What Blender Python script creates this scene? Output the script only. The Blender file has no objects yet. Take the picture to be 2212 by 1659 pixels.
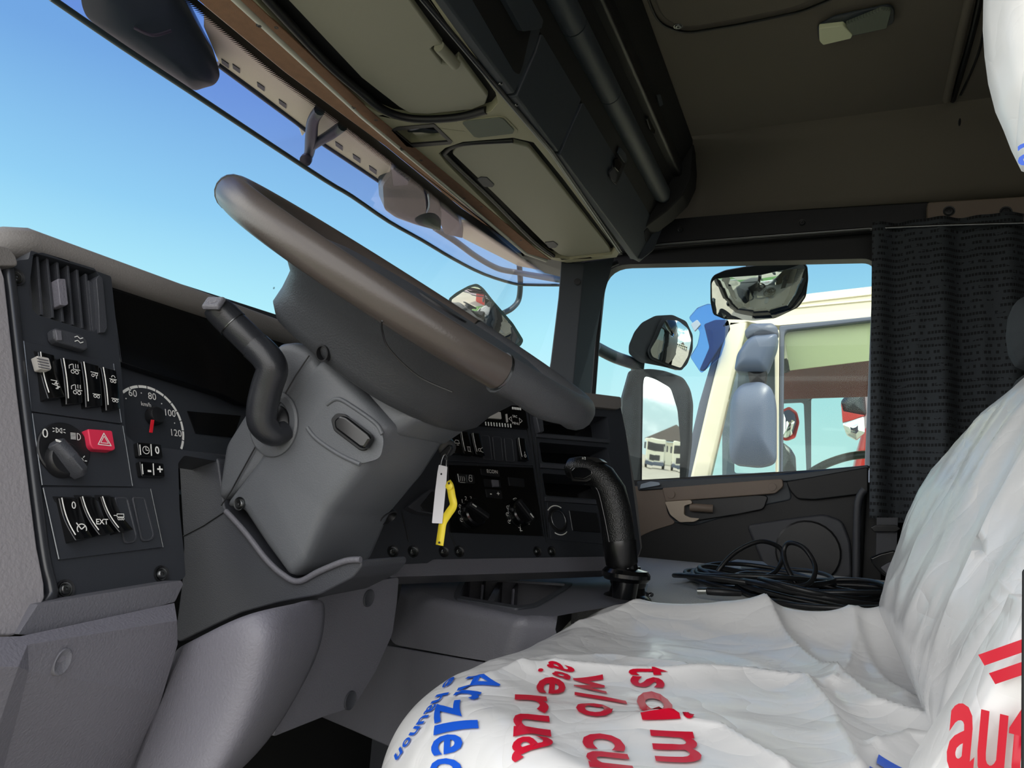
import bpy, bmesh, math, random
from mathutils import Vector, Matrix, noise, geometry
random.seed(7)
# ------------------------------------------------------------------ camera
# World: origin at the eye in the open driver's door, +Y across the cab, -X to the front, +Z up (metres).
F, CX, CY = 1600.0, 1106.0, 829.5
_d = Vector(((1800-CX)/F, -(1130-CY)/F, -1)).normalized()
_u = Vector((1, -.07, 0)).cross(_d).normalized()
if _u.y < 0: _u = -_u
_x = _d.cross(_u)
M3 = Matrix((_x, _d, _u))                      # camera axes -> world axes
scn = bpy.context.scene
cam = bpy.data.cameras.new('camera'); cam.sensor_width = 36; cam.lens = F*36/2212; cam.clip_start = .01; cam.clip_end = 500
camo = bpy.data.objects.new('camera', cam); scn.collection.objects.link(camo)
camo.matrix_world = M3.to_4x4(); scn.camera = camo
scn.view_settings.view_transform = 'Standard'; scn.view_settings.look = 'None'
scn.view_settings.gamma = 1; scn.view_settings.exposure = 0.0; scn.view_settings.use_curve_mapping = False

def sr(h):
    h = h.lstrip('#'); c = [int(h[i:i+2], 16)/255 for i in (0, 2, 4)]
    return tuple((v/12.92 if v <= .04045 else ((v+.055)/1.055)**2.4) for v in c)+(1,)
# ------------------------------------------------------------------ sky: blue, paler to the horizon, broken white cloud
w = bpy.data.worlds.new('sky'); scn.world = w; w.use_nodes = True
nt = w.node_tree; N = nt.nodes; L = nt.links; N.clear()
tc = N.new('ShaderNodeTexCoord'); sep = N.new('ShaderNodeSeparateXYZ'); L.new(tc.outputs['Generated'], sep.inputs[0])
ramp = N.new('ShaderNodeValToRGB'); L.new(sep.outputs['Z'], ramp.inputs[0])
e = ramp.color_ramp.elements; e[0].position = 0.0; e[0].color = (.78, .96, .98, 1); e[1].position = 1; e[1].color = (.07, .19, .60, 1)
for p, c in ((.10, (.66, .97, 1.0, 1)), (.22, (.46, .87, 1.0, 1)), (.32, (.30, .64, .93, 1)), (.46, (.18, .40, .79, 1)), (.62, (.12, .31, .76, 1))):
    k = e.new(p); k.color = c
mp = N.new('ShaderNodeMapping'); mp.inputs['Scale'].default_value = (1, 1, 2.2); L.new(tc.outputs['Generated'], mp.inputs[0])
nz = N.new('ShaderNodeTexNoise'); nz.inputs['Scale'].default_value = 2.2; nz.inputs['Detail'].default_value = 7; nz.inputs['Roughness'].default_value = .58
L.new(mp.outputs[0], nz.inputs[0])
# the cloud field thickens gradually towards the side behind the camera, as the truck's mirrors show
ad = N.new('ShaderNodeMath'); ad.operation = 'MULTIPLY_ADD'; ad.inputs[1].default_value = -.22; L.new(sep.outputs['Y'], ad.inputs[0]); L.new(nz.outputs['Fac'], ad.inputs[2])
cr = N.new('ShaderNodeMapRange'); cr.inputs[1].default_value = .46; cr.inputs[2].default_value = .66; cr.interpolation_type = 'SMOOTHSTEP'
L.new(ad.outputs[0], cr.inputs[0])
mx = N.new('ShaderNodeMixRGB'); mx.inputs[2].default_value = (2.95, 2.9, 2.82, 1)
L.new(cr.outputs[0], mx.inputs[0]); L.new(ramp.outputs[0], mx.inputs[1])
bg = N.new('ShaderNodeBackground'); L.new(mx.outputs[0], bg.inputs[0]); bg.inputs[1].default_value = 1.0
wo = N.new('ShaderNodeOutputWorld'); L.new(bg.outputs[0], wo.inputs[0])
sun = bpy.data.lights.new('sun', 'SUN'); sun.energy = 3.6; sun.angle = .01; sun.color = (1, .93, .80)
so = bpy.data.objects.new('sun', sun); scn.collection.objects.link(so)
so.rotation_euler = Vector((.45, -.20, .87)).to_track_quat('Z', 'Y').to_euler()

# ------------------------------------------------------------------ materials
def mat(name, col, rough=.6, metal=0, bump=0, bscale=400, spec=.5, coat=0, var=0, sub=0, trans=0, btype='noise', vscale=4):
    m = bpy.data.materials.new(name); m.use_nodes = True; nt = m.node_tree; b = nt.nodes['Principled BSDF']
    c = sr(col) if isinstance(col, str) else col
    b.inputs['Base Color'].default_value = c; b.inputs['Roughness'].default_value = rough; b.inputs['Metallic'].default_value = metal
    b.inputs['Specular IOR Level'].default_value = spec; b.inputs['Coat Weight'].default_value = coat
    t = nt.nodes.new('ShaderNodeTexCoord')
    n2 = nt.nodes.new('ShaderNodeTexNoise'); n2.inputs['Scale'].default_value = vscale; n2.inputs['Detail'].default_value = 5
    nt.links.new(t.outputs['Object'], n2.inputs[0])
    mr = nt.nodes.new('ShaderNodeMapRange'); mr.inputs[3].default_value = rough-.06; mr.inputs[4].default_value = rough+.06
    nt.links.new(n2.outputs['Fac'], mr.inputs[0]); nt.links.new(mr.outputs[0], b.inputs['Roughness'])
    if var:
        h = nt.nodes.new('ShaderNodeMixRGB'); h.inputs[1].default_value = tuple(v*(1-var) for v in c[:3])+(1,); h.inputs[2].default_value = tuple(min(1, v*(1+var)) for v in c[:3])+(1,)
        nt.links.new(n2.outputs['Fac'], h.inputs[0]); nt.links.new(h.outputs[0], b.inputs['Base Color'])
    if bump:
        if btype == 'noise':
            n = nt.nodes.new('ShaderNodeTexNoise'); n.inputs['Scale'].default_value = bscale; n.inputs['Detail'].default_value = 2; o = n.outputs['Fac']
        else:
            n = nt.nodes.new('ShaderNodeTexVoronoi'); n.inputs['Scale'].default_value = bscale; o = n.outputs['Distance']
        nt.links.new(t.outputs['Object'], n.inputs[0])
        bp = nt.nodes.new('ShaderNodeBump'); bp.inputs['Strength'].default_value = bump; bp.inputs['Distance'].default_value = .001
        nt.links.new(o, bp.inputs['Height']); nt.links.new(bp.outputs[0], b.inputs['Normal'])
    return m
K = {}
K['dark'] = mat('dark grained plastic', '#393b41', .5, bump=.35, bscale=900)
K['darker'] = mat('black plastic', '#17181b', .42, bump=.1, bscale=900)
K['bezel'] = mat('bezel plastic', '#2e3137', .42, bump=.12, bscale=1200, var=.08)
K['gloss'] = mat('gloss black', '#08090b', .16, spec=.6)
K['grey'] = mat('grey grained plastic', '#6e6d76', .5, bump=.55, bscale=420, var=.06)
K['greyd'] = mat('mid grey grained plastic', '#606067', .52, bump=.5, bscale=500, var=.06)
K['pad'] = mat('dash pad', '#6d6a68', .6, bump=.4, bscale=600)
K['lilac'] = mat('grey side plastic', '#8b888c', .5, bump=.6, bscale=330, var=.05)
K['col'] = mat('column plastic', '#5b5e63', .46, bump=.3, bscale=900, var=.08)
K['wheel'] = mat('wheel leather', '#4a4441', .33, bump=.12, bscale=500, var=.15, vscale=9)
K['hub'] = mat('wheel hub plastic', '#3e4044', .48, bump=.4, bscale=600)
K['olive'] = mat('beige roof plastic', '#9c9a80', .55, bump=.25, bscale=900)
K['olive2'] = mat('beige hatch plastic', '#969686', .55, bump=.2, bscale=900)
K['blocks'] = mat('slate grey shelf plastic', '#363d44', .5, bump=.25, bscale=900)
K['brown'] = mat('brown fabric', '#7c5c46', .9, bump=.6, bscale=700, var=.25, vscale=60)
K['head'] = mat('headliner', '#6b655a', .9, bump=.3, bscale=700, var=.06)
K['metal'] = mat('brushed aluminium', '#b9bcb8', .28, metal=1)
K['stalk'] = mat('stalk plastic', '#24262b', .34, bump=.15, bscale=900)
K['bead'] = mat('satin bead', '#2c2e33', .28, spec=.7)
K['alu'] = mat('light anodised rail', '#c6c8bc', .35, spec=.8)
K['steel'] = mat('screw steel', '#6d6f70', .3, metal=1, bump=.1)
K['chrome'] = mat('chrome', '#dcdcdc', .12, metal=1)
K['white'] = mat('white print', '#e8e8e4', .5)
K['red'] = mat('red switch plastic', '#d6304f', .4)
K['redp'] = mat('red needle', '#e02030', .4)
K['silver'] = mat('light grey key plastic', '#b5b2ae', .4)
K['tagw'] = mat('white card', '#dedde4', .5)
K['tagy'] = mat('yellow plastic strip', '#f0d93a', .45)
K['void'] = mat('matt black', '#060708', .7)
K['leather'] = mat('black grained leather', '#0e0f10', .36, bump=.45, bscale=620, btype='vor')
K['rubber'] = mat('black rubber', '#0b0b0c', .28)
K['cable'] = mat('black cable', '#1a1b1d', .42)
K['tunnel'] = mat('ribbed tunnel mat', '#bcbdba', .6, bump=.9, bscale=260, btype='vor')
K['beige'] = mat('taupe door plastic', '#77695d', .5, bump=.35, bscale=700)
K['beige2'] = mat('light beige handle plastic', '#b9ab98', .5, bump=.2)
K['seal'] = mat('black door seal', '#0e1013', .55)
K['truckw'] = mat('white truck paint', '#ece6cb', .35, coat=.4)
K['truckg'] = mat('truck grey plastic', '#5a6270', .5)
K['truckb'] = mat('blue grey mirror shell', '#586478', .4)
K['redt'] = mat('red truck paint', '#c8342c', .35, coat=.3)
K['ivory'] = mat('ivory painted steel', '#e6ecc4', .5)
K['pod'] = mat('lamp pod plastic', '#2f4040', .3)
K['arm'] = mat('mirror arm tube', '#2e3c42', .45)
K['house'] = mat('mirror housing', '#262a30', .38, coat=.2)
K['dark_fabric'] = mat('dark grey fabric', '#3a3e42', .9, bump=.8, bscale=900)
K['floor'] = mat('rubber floor', '#16171a', .8, bump=.5, bscale=500)
K['asphalt'] = mat('gravel yard', '#a69f8e', .9, bump=.3, bscale=8, var=.25, vscale=.6)
K['blue_print'] = mat('blue ink', '#1153c9', .35)
K['red_print'] = mat('red ink', '#be0c2a', .35)
K['phone'] = mat('pale blue plastic', '#9aa9b8', .3)
K['leaf'] = mat('hedge leaves', '#4f7a3a', .8, var=.3, vscale=8)
K['rooft'] = mat('grey roof', '#71675f', .8)
def mirror_mat():
    m = bpy.data.materials.new('mirror glass'); m.use_nodes = True; b = m.node_tree.nodes['Principled BSDF']
    b.inputs['Metallic'].default_value = 1; b.inputs['Roughness'].default_value = .015; b.inputs['Base Color'].default_value = (.86, .88, .86, 1)
    return m
K['mirror'] = mirror_mat()
def pane(name, tint, refl=.6, specks=0, rough=0):
    m = bpy.data.materials.new(name); m.use_nodes = True; nt = m.node_tree; nt.nodes.clear()
    o = nt.nodes.new('ShaderNodeOutputMaterial'); t = nt.nodes.new('ShaderNodeBsdfTransparent'); t.inputs[0].default_value = tint
    g = nt.nodes.new('ShaderNodeBsdfGlossy'); g.inputs['Roughness'].default_value = rough
    f = nt.nodes.new('ShaderNodeFresnel'); f.inputs[0].default_value = 1.35
    mu = nt.nodes.new('ShaderNodeMath'); mu.operation = 'MULTIPLY'; mu.inputs[1].default_value = refl
    a = nt.nodes.new('ShaderNodeMixShader'); nt.links.new(f.outputs[0], mu.inputs[0]); nt.links.new(mu.outputs[0], a.inputs[0])
    nt.links.new(t.outputs[0], a.inputs[1]); nt.links.new(g.outputs[0], a.inputs[2]); out = a
    if specks:
        tc = nt.nodes.new('ShaderNodeTexCoord'); v = nt.nodes.new('ShaderNodeTexVoronoi'); v.inputs['Scale'].default_value = specks
        nt.links.new(tc.outputs['Object'], v.inputs[0])
        lt = nt.nodes.new('ShaderNodeMath'); lt.operation = 'LESS_THAN'; lt.inputs[1].default_value = .035; nt.links.new(v.outputs['Distance'], lt.inputs[0])
        d = nt.nodes.new('ShaderNodeBsdfDiffuse'); d.inputs[0].default_value = (.02, .02, .02, 1)
        q = nt.nodes.new('ShaderNodeMath'); q.operation = 'MULTIPLY'; q.inputs[1].default_value = .6; nt.links.new(lt.outputs[0], q.inputs[0])
        b = nt.nodes.new('ShaderNodeMixShader'); nt.links.new(q.outputs[0], b.inputs[0]); nt.links.new(a.outputs[0], b.inputs[1]); nt.links.new(d.outputs[0], b.inputs[2]); out = b
    nt.links.new(out.outputs[0], o.inputs[0]); return m
K['glass'] = pane('window glass', (.97, .99, .985, 1), .25, 9)
K['glass2'] = pane('side glass', (.93, .97, .96, 1), .35)
K['visor'] = pane('smoked acrylic', (.93, .87, .97, 1), .12)
K['tglass'] = pane('truck glass', (.86, .93, .90, 1), .6)
K['bluevis'] = pane('blue acrylic', (.50, .66, .92, 1), .6)
def frit_mat():
    m = mat('ceramic frit', '#050506', .5); nt = m.node_tree; b = nt.nodes['Principled BSDF']
    tc = nt.nodes.new('ShaderNodeTexCoord'); s = nt.nodes.new('ShaderNodeSeparateXYZ'); nt.links.new(tc.outputs['UV'], s.inputs[0])
    def mth(op, a, bb=None):
        n = nt.nodes.new('ShaderNodeMath'); n.operation = op
        for i, v in enumerate((a, bb)):
            if v is None: continue
            if isinstance(v, (int, float)): n.inputs[i].default_value = v
            else: nt.links.new(v, n.inputs[i])
        return n.outputs[0]
    # U along the band (m), V across: 0 at the glass side, 1 at the roof side
    fx = mth('ABSOLUTE', mth('SUBTRACT', mth('FRACT', mth('MULTIPLY', s.outputs['X'], 250)), .5))
    lim = mth('MULTIPLY', mth('SUBTRACT', s.outputs['Y'], .0), 1.25)
    on = mth('LESS_THAN', fx, lim)
    nt.links.new(on, b.inputs['Alpha']); return m
K['frit'] = frit_mat()
def curtain_mat():
    m = mat('woven curtain', '#4b4f54', .9, bump=.3, bscale=900); nt = m.node_tree; b = nt.nodes['Principled BSDF']
    tc = nt.nodes.new('ShaderNodeTexCoord')
    mp = nt.nodes.new('ShaderNodeMapping'); nt.links.new(tc.outputs['UV'], mp.inputs[0])
    br = nt.nodes.new('ShaderNodeTexBrick'); nt.links.new(mp.outputs[0], br.inputs[0])
    br.inputs['Scale'].default_value = 1; br.inputs['Brick Width'].default_value = .0088; br.inputs['Row Height'].default_value = .0175
    br.inputs['Mortar Size'].default_value = .0; br.inputs['Color1'].default_value = (0, 0, 0, 1); br.inputs['Color2'].default_value = (1, 1, 1, 1); br.offset = .37
    br.inputs['Mortar Size'].default_value = .0011; br.inputs['Mortar'].default_value = (1, 1, 1, 1); br.inputs['Bias'].default_value = -.25
    s = nt.nodes.new('ShaderNodeSeparateXYZ'); nt.links.new(tc.outputs['UV'], s.inputs[0])
    q = nt.nodes.new('ShaderNodeMath'); q.operation = 'MULTIPLY'; q.inputs[1].default_value = 1/.0175; nt.links.new(s.outputs['Y'], q.inputs[0])
    fr = nt.nodes.new('ShaderNodeMath'); fr.operation = 'FRACT'; nt.links.new(q.outputs[0], fr.inputs[0])
    lt = nt.nodes.new('ShaderNodeMath'); lt.operation = 'LESS_THAN'; lt.inputs[1].default_value = .5; nt.links.new(fr.outputs[0], lt.inputs[0])
    nz = nt.nodes.new('ShaderNodeTexNoise'); nz.inputs['Scale'].default_value = 1; mp2 = nt.nodes.new('ShaderNodeMapping'); mp2.inputs['Scale'].default_value = (26, 57, 1)
    nt.links.new(tc.outputs['UV'], mp2.inputs[0]); nt.links.new(mp2.outputs[0], nz.inputs[0])
    g2 = nt.nodes.new('ShaderNodeMath'); g2.operation = 'GREATER_THAN'; g2.inputs[1].default_value = .40; nt.links.new(nz.outputs['Fac'], g2.inputs[0])
    inv = nt.nodes.new('ShaderNodeMath'); inv.operation = 'LESS_THAN'; inv.inputs[1].default_value = .6; nt.links.new(br.outputs['Color'], inv.inputs[0])
    a = nt.nodes.new('ShaderNodeMath'); a.operation = 'MULTIPLY'; nt.links.new(lt.outputs[0], a.inputs[0]); nt.links.new(inv.outputs[0], a.inputs[1])
    a2 = nt.nodes.new('ShaderNodeMath'); a2.operation = 'MULTIPLY'; nt.links.new(a.outputs[0], a2.inputs[0]); nt.links.new(g2.outputs[0], a2.inputs[1])
    mx = nt.nodes.new('ShaderNodeMixRGB'); mx.inputs[1].default_value = sr('#3a3f44'); mx.inputs[2].default_value = sr('#17191c')
    nt.links.new(a2.outputs[0], mx.inputs[0]); nt.links.new(mx.outputs[0], b.inputs['Base Color']); return m
K['curtain'] = curtain_mat()
def film_mat():
    m = mat('white plastic film', '#d6d6d6', .28, spec=.55, coat=.12); nt = m.node_tree; b = nt.nodes['Principled BSDF']
    tc = nt.nodes.new('ShaderNodeTexCoord'); acc = None
    def mt(op, a, bb):
        n = nt.nodes.new('ShaderNodeMath'); n.operation = op
        for i, v in enumerate((a, bb)):
            if isinstance(v, (int, float)): n.inputs[i].default_value = v
            else: nt.links.new(v, n.inputs[i])
        return n.outputs[0]
    for sc, amp, dist in ((5, 1.0, 1.0), (13, .5, .8), (34, .12, .6)):
        n = nt.nodes.new('ShaderNodeTexNoise'); n.inputs['Scale'].default_value = sc; n.inputs['Detail'].default_value = 1.5; n.inputs['Distortion'].default_value = dist
        nt.links.new(tc.outputs['Object'], n.inputs[0])
        r = mt('ABSOLUTE', mt('SUBTRACT', n.outputs['Fac'], .5), 0); r = mt('MULTIPLY', mt('POWER', r, .75), amp)
        acc = r if acc is None else mt('ADD', acc, r)
    bp = nt.nodes.new('ShaderNodeBump'); bp.inputs['Strength'].default_value = .42; bp.inputs['Distance'].default_value = .012
    nt.links.new(acc, bp.inputs['Height']); nt.links.new(bp.outputs[0], b.inputs['Normal']); return m
K['film'] = film_mat()
def grille_mat():
    m = mat('perforated grille', '#4e564f', .6); nt = m.node_tree; b = nt.nodes['Principled BSDF']
    tc = nt.nodes.new('ShaderNodeTexCoord'); v = nt.nodes.new('ShaderNodeTexVoronoi'); v.inputs['Scale'].default_value = 420; v.inputs['Randomness'].default_value = 0
    nt.links.new(tc.outputs['Object'], v.inputs[0]); mr = nt.nodes.new('ShaderNodeMapRange'); mr.inputs[1].default_value = .2; mr.inputs[2].default_value = .45
    nt.links.new(v.outputs['Distance'], mr.inputs[0]); mx = nt.nodes.new('ShaderNodeMixRGB'); mx.inputs[1].default_value = sr('#15191a'); mx.inputs[2].default_value = sr('#6c7568')
    nt.links.new(mr.outputs[0], mx.inputs[0]); nt.links.new(mx.outputs[0], b.inputs['Base Color']); return m
K['grille'] = grille_mat()

# ------------------------------------------------------------------ geometry helpers
def ray(px, py): return M3 @ Vector(((px-CX)/F, -(py-CY)/F, -1))
class Pl:                                       # a plane: point a, unit normal n (towards the viewer's side)
    def __init__(s, n, a): s.n = Vector(n).normalized(); s.a = Vector(a)
    def hit(s, px, py, off=0):
        r = ray(px, py); return r*((s.n.dot(s.a)+off)/s.n.dot(r))
    def off(s, d): return Pl(s.n, s.a+s.n*d)
def XP(x): return Pl((1, 0, 0), (x, 0, 0))
def YP(y): return Pl((0, -1, 0), (0, y, 0))
def ZP(z, up=1): return Pl((0, 0, up), (0, 0, z))
D1 = Pl((.951, 0, .309), (-.64, .4, .17))       # dash face before the driver
D3 = Pl((.895*.9455, -.446*.9455, .3256), (-.617, .86, .1))   # centre stack, turned to the driver
W = Pl((.926, 0, .377), (-.885, 0, .75))        # windscreen
F3 = Pl((.94, 0, -.34), (-.572, 0, .745))     # slanting fronts of the roof shelf
U1 = Vector((-.309, 0, .951)); H1 = Vector((0, 1, 0))
H3 = Vector((.446, .895, 0)).normalized(); U3 = D3.n.cross(H3)
if U3.z < 0: U3 = -U3
def spec(s):                                    # (px, py, plane) or (x, y, z) Vector
    if isinstance(s, Vector): return s.copy()
    px, py, pl = s
    return pl.hit(px, py)
def fillet(pts, r, n=5):
    """round the corners of a 2-D polygon by radius r (r may be a list)"""
    out = []; m = len(pts)
    for i in range(m):
        p0, p, p1 = Vector(pts[i-1][:2]), Vector(pts[i][:2]), Vector(pts[(i+1) % m][:2])
        rr = r[i] if isinstance(r, (list, tuple)) else r
        a, b = p0-p, p1-p; la, lb = a.length, b.length
        rr = min(rr, la*.48, lb*.48)
        if rr < .5: out.append((p.x, p.y)); continue
        A, B = p+a.normalized()*rr, p+b.normalized()*rr
        for k in range(n+1):
            t = k/n; q = A*(1-t)**2+p*2*t*(1-t)+B*t*t; out.append((q.x, q.y))
    return out
def link(o, parent=None):
    scn.collection.objects.link(o)
    if parent is not None:
        o.parent = parent
        L0 = Vector((0, 0, 0)); p = parent
        if p.type == 'EMPTY': L0 = p.location
        o.matrix_parent_inverse = Matrix.Translation(-L0)
    return o
def thing(name, label, cat, loc, group=None):
    o = bpy.data.objects.new(name, None); o.empty_display_size = .02; o.location = loc; scn.collection.objects.link(o)
    o['label'] = label; o['category'] = cat
    if group: o['group'] = group
    return o
def tag(o, label, cat, group=None):
    o['label'] = label; o['category'] = cat
    if group: o['group'] = group
    return o
def struct(o, label=None):
    o['kind'] = 'structure'
    if label: o['label'] = label; o['category'] = o.name.split('_')[0].split('.')[0]
    return o
def mk(name, verts, faces, m, parent=None, bevel=0, seg=2, ang=32, sub=0, solid=0, label=None, uvs=None, smooth=True, crease=0):
    me = bpy.data.meshes.new(name); me.from_pydata([tuple(v) for v in verts], [], faces); me.materials.append(K[m] if isinstance(m, str) else m)
    bm = bmesh.new(); bm.from_mesh(me); bmesh.ops.recalc_face_normals(bm, faces=bm.faces)
    if solid:                                   # open sheets face the cab, their thickness lies behind
        sg = sum(-f.normal.dot(f.calc_center_median())*f.calc_area() for f in bm.faces)
        if sg < 0: bmesh.ops.reverse_faces(bm, faces=bm.faces)
    if uvs:
        ul = bm.loops.layers.uv.new('UVMap')
        for f in bm.faces:
            for l in f.loops: l[ul].uv = uvs[l.vert.index]
    if crease:
        cl = bm.edges.layers.float.new('crease_edge')
        for e in bm.edges:
            if e.is_boundary: e[cl] = crease
    bm.to_mesh(me); bm.free()
    if smooth:
        me.polygons.foreach_set('use_smooth', [True]*len(me.polygons)); me.set_sharp_from_angle(angle=math.radians(ang))
    o = bpy.data.objects.new(name, me); link(o, parent)
    if solid:
        s = o.modifiers.new('s', 'SOLIDIFY'); s.thickness = abs(solid); s.offset = -1 if solid > 0 else 1
    if bevel:
        b = o.modifiers.new('b', 'BEVEL'); b.width = bevel; b.segments = seg; b.limit_method = 'ANGLE'; b.angle_limit = math.radians(ang); b.harden_normals = True
    if sub:
        b = o.modifiers.new('u', 'SUBSURF'); b.levels = sub; b.render_levels = sub
    if label: o['label'] = label
    return o
def slab(name, pts, pl, th, m, parent=None, bevel=.0015, r=0, holes=(), hr=0, off=0, seg=2, label=None, n=5):
    """a plate whose face lies on plane pl (+off), outline given where the photo shows it, th thick behind"""
    if r: pts = fillet(pts, r, n)
    loops = [pts]+[fillet(h, hr, n) if hr else h for h in holes]
    P3 = [[pl.hit(p[0], p[1], off) for p in lp] for lp in loops]
    V = []; Fc = []; ring = []
    for lp in P3:
        s = len(V); V += lp; ring.append((s, len(lp)))
    nf = len(V)
    ez = pl.n; ex = ez.orthogonal().normalized(); ey = ez.cross(ex)
    fl = [[Vector((v.dot(ex), v.dot(ey), 0)) for v in lp] for lp in P3]
    if holes: tri = geometry.tessellate_polygon(fl)
    else: tri = [tuple(range(nf))]
    V += [v-pl.n*th for v in V[:nf]]
    for t in tri:
        Fc.append(tuple(t)); Fc.append(tuple(nf+i for i in reversed(t)))
    for s, c in ring:
        for i in range(c):
            a, b = s+i, s+(i+1) % c; Fc.append((a, b, nf+b, nf+a))
    return mk(name, V, Fc, m, parent, bevel, seg, label=label)
def dome(name, pts, pl, bulge, m, parent=None, th=0, r=0, rings=5, off=0, power=2, label=None, n=5, sph=False):
    """an outline on a plane swelling towards the viewer by bulge; th = skirt depth behind"""
    if r: pts = fillet(pts, r, n)
    P3 = [pl.hit(p[0], p[1], off) for p in pts]; c = sum(P3, Vector())/len(P3); k = len(P3)
    V = []; Fc = []
    if th: V += [p-pl.n*th for p in P3]
    base = len(V)//k
    for j in range(rings):
        f = math.cos(j/rings*math.pi/2); V += [c+(p-c)*f+pl.n*bulge*(1-f**power) for p in P3]
    V.append(c+pl.n*bulge); nr = rings+base
    if sph:                                     # a true cap: height falls with the distance from the centre only
        rm = max((p-c).length for p in P3)
        for q in range(k if th else 0, len(V)-1):
            v = V[q]; f = v-c; f = f-pl.n*f.dot(pl.n); V[q] = c+f+pl.n*bulge*(1-(f.length/rm)**2)
    for j in range(nr-1):
        for i in range(k): Fc.append((j*k+i, j*k+(i+1) % k, (j+1)*k+(i+1) % k, (j+1)*k+i))
    for i in range(k): Fc.append(((nr-1)*k+i, (nr-1)*k+(i+1) % k, len(V)-1))
    if th: Fc.append(tuple(range(k)))
    return mk(name, V, Fc, m, parent, ang=50, label=label)
def smoothpath(pts, n=6, cyc=False):
    out = []; m = len(pts)
    for i in range(m if cyc else m-1):
        g = (lambda k: pts[k % m]) if cyc else (lambda k: pts[max(0, min(m-1, k))])
        p0, p1, p2, p3 = g(i-1), g(i), g(i+1), g(i+2)
        for k in range(n):
            t = k/n
            out.append(.5*((2*p1)+(-p0+p2)*t+(2*p0-5*p1+4*p2-p3)*t*t+(-p0+3*p1-3*p2+p3)*t**3))
    if not cyc: out.append(pts[-1])
    return out
def tube(name, pts, r, m, parent=None, seg=10, cyc=False, sm=6, label=None, flat=1.0, flatdir=None):
    pts = [spec(p) for p in pts]
    rs = r if isinstance(r, (list, tuple)) else None
    if sm:
        if rs:
            q = [Vector((a, 0, 0)) for a in rs]; rs = [v.x for v in smoothpath(q, sm, cyc)]
        pts = smoothpath(pts, sm, cyc)
    V = []; Fc = []; up = None; k = len(pts)
    for i, p in enumerate(pts):
        t = (pts[(i+1) % k] if cyc or i < k-1 else p)-(pts[i-1] if cyc or i > 0 else p)
        t.normalize()
        if up is None: up = (Vector(flatdir) if flatdir else t.orthogonal()).normalized()
        up = (up-t*up.dot(t)).normalized(); sd = t.cross(up); rr = rs[i] if rs else r
        for j in range(seg):
            a = 2*math.pi*j/seg; V.append(p+up*math.cos(a)*rr*flat+sd*math.sin(a)*rr)
    for i in range(k if cyc else k-1):
        for j in range(seg):
            a, b = i*seg+j, i*seg+(j+1) % seg; c, d = ((i+1) % k)*seg+(j+1) % seg, ((i+1) % k)*seg+j; Fc.append((a, b, c, d))
    if not cyc: Fc.append(tuple(range(seg))); Fc.append(tuple((k-1)*seg+j for j in range(seg)))
    return mk(name, V, Fc, m, parent, ang=60, label=label)
def frame(ax):
    z = Vector(ax).normalized(); x = z.orthogonal().normalized(); return x, z.cross(x), z
def lathe(name, c, ax, prof, m, parent=None, seg=24, label=None, ang=35, sx=1, xd=None):
    """prof: list of (radius, height along axis)"""
    x, y, z = frame(ax)
    if xd: x = (Vector(xd)-z*Vector(xd).dot(z)).normalized(); y = z.cross(x)
    V = []; Fc = []; c = Vector(c)
    for r, h in prof:
        for j in range(seg):
            a = 2*math.pi*j/seg; V.append(c+x*math.cos(a)*r*sx+y*math.sin(a)*r+z*h)
    k = len(prof)
    for i in range(k-1):
        for j in range(seg): Fc.append((i*seg+j, i*seg+(j+1) % seg, (i+1)*seg+(j+1) % seg, (i+1)*seg+j))
    Fc.append(tuple(range(seg))); Fc.append(tuple((k-1)*seg+j for j in range(seg)))
    return mk(name, V, Fc, m, parent, label=label, ang=ang)
def rbox(name, c, ex, ey, ez, dims, m, parent=None, bevel=.002, seg=3, label=None):
    c = Vector(c); ex, ey, ez = (Vector(v).normalized() for v in (ex, ey, ez)); a, b, d = (v/2 for v in dims)
    V = [c+ex*a*i+ey*b*j+ez*d*k for i in (-1, 1) for j in (-1, 1) for k in (-1, 1)]
    Fc = [(0, 1, 3, 2), (4, 6, 7, 5), (0, 4, 5, 1), (2, 3, 7, 6), (0, 2, 6, 4), (1, 5, 7, 3)]
    return mk(name, V, Fc, m, parent, bevel, seg, label=label)
def patch(name, specs, faces, m, parent=None, solid=.004, bevel=.003, seg=3, ang=12, sub=0, label=None, crease=0):
    return mk(name, [spec(s) for s in specs], faces, m, parent, bevel, seg, ang, sub, solid, label, crease=crease)
def loft(name, rings, m, parent=None, bevel=0, ang=40, sub=0, cap=True, label=None):
    k = len(rings[0]); V = [v for r in rings for v in r]; Fc = []
    for i in range(len(rings)-1):
        for j in range(k): Fc.append((i*k+j, i*k+(j+1) % k, (i+1)*k+(j+1) % k, (i+1)*k+j))
    if cap: Fc.append(tuple(range(k))); Fc.append(tuple((len(rings)-1)*k+j for j in range(k)))
    return mk(name, V, Fc, m, parent, bevel, 2, ang, sub, label=label)
def prism(name, pts, y0, y1, m, parent=None, r=0, inset=.012, label=None, mid=None, xz=None):
    """cross-section seen on plane y=y0, run along +Y to y1, edges rounded"""
    if r: pts = fillet(pts, r)
    base = [YP(y0).hit(*p) for p in pts] if xz is None else [Vector((a, y0, b)) for a, b in xz]
    c = sum(base, Vector())/len(base)
    def ring(y, ins):
        out = []
        for p in base:
            d = (p-c); d.y = 0; l = d.length; q = c+d*max(0, (l-ins)/l); q.y = y; out.append(q)
        return out
    i = inset
    rs = [ring(y0, i), ring(y0+i*.12, i*.5), ring(y0+i*.4, i*.18), ring(y0+i, 0), ring(y1-i, 0), ring(y1-i*.3, i*.3), ring(y1, i)]
    return loft(name, rs, m, parent, ang=50, label=label)
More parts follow.
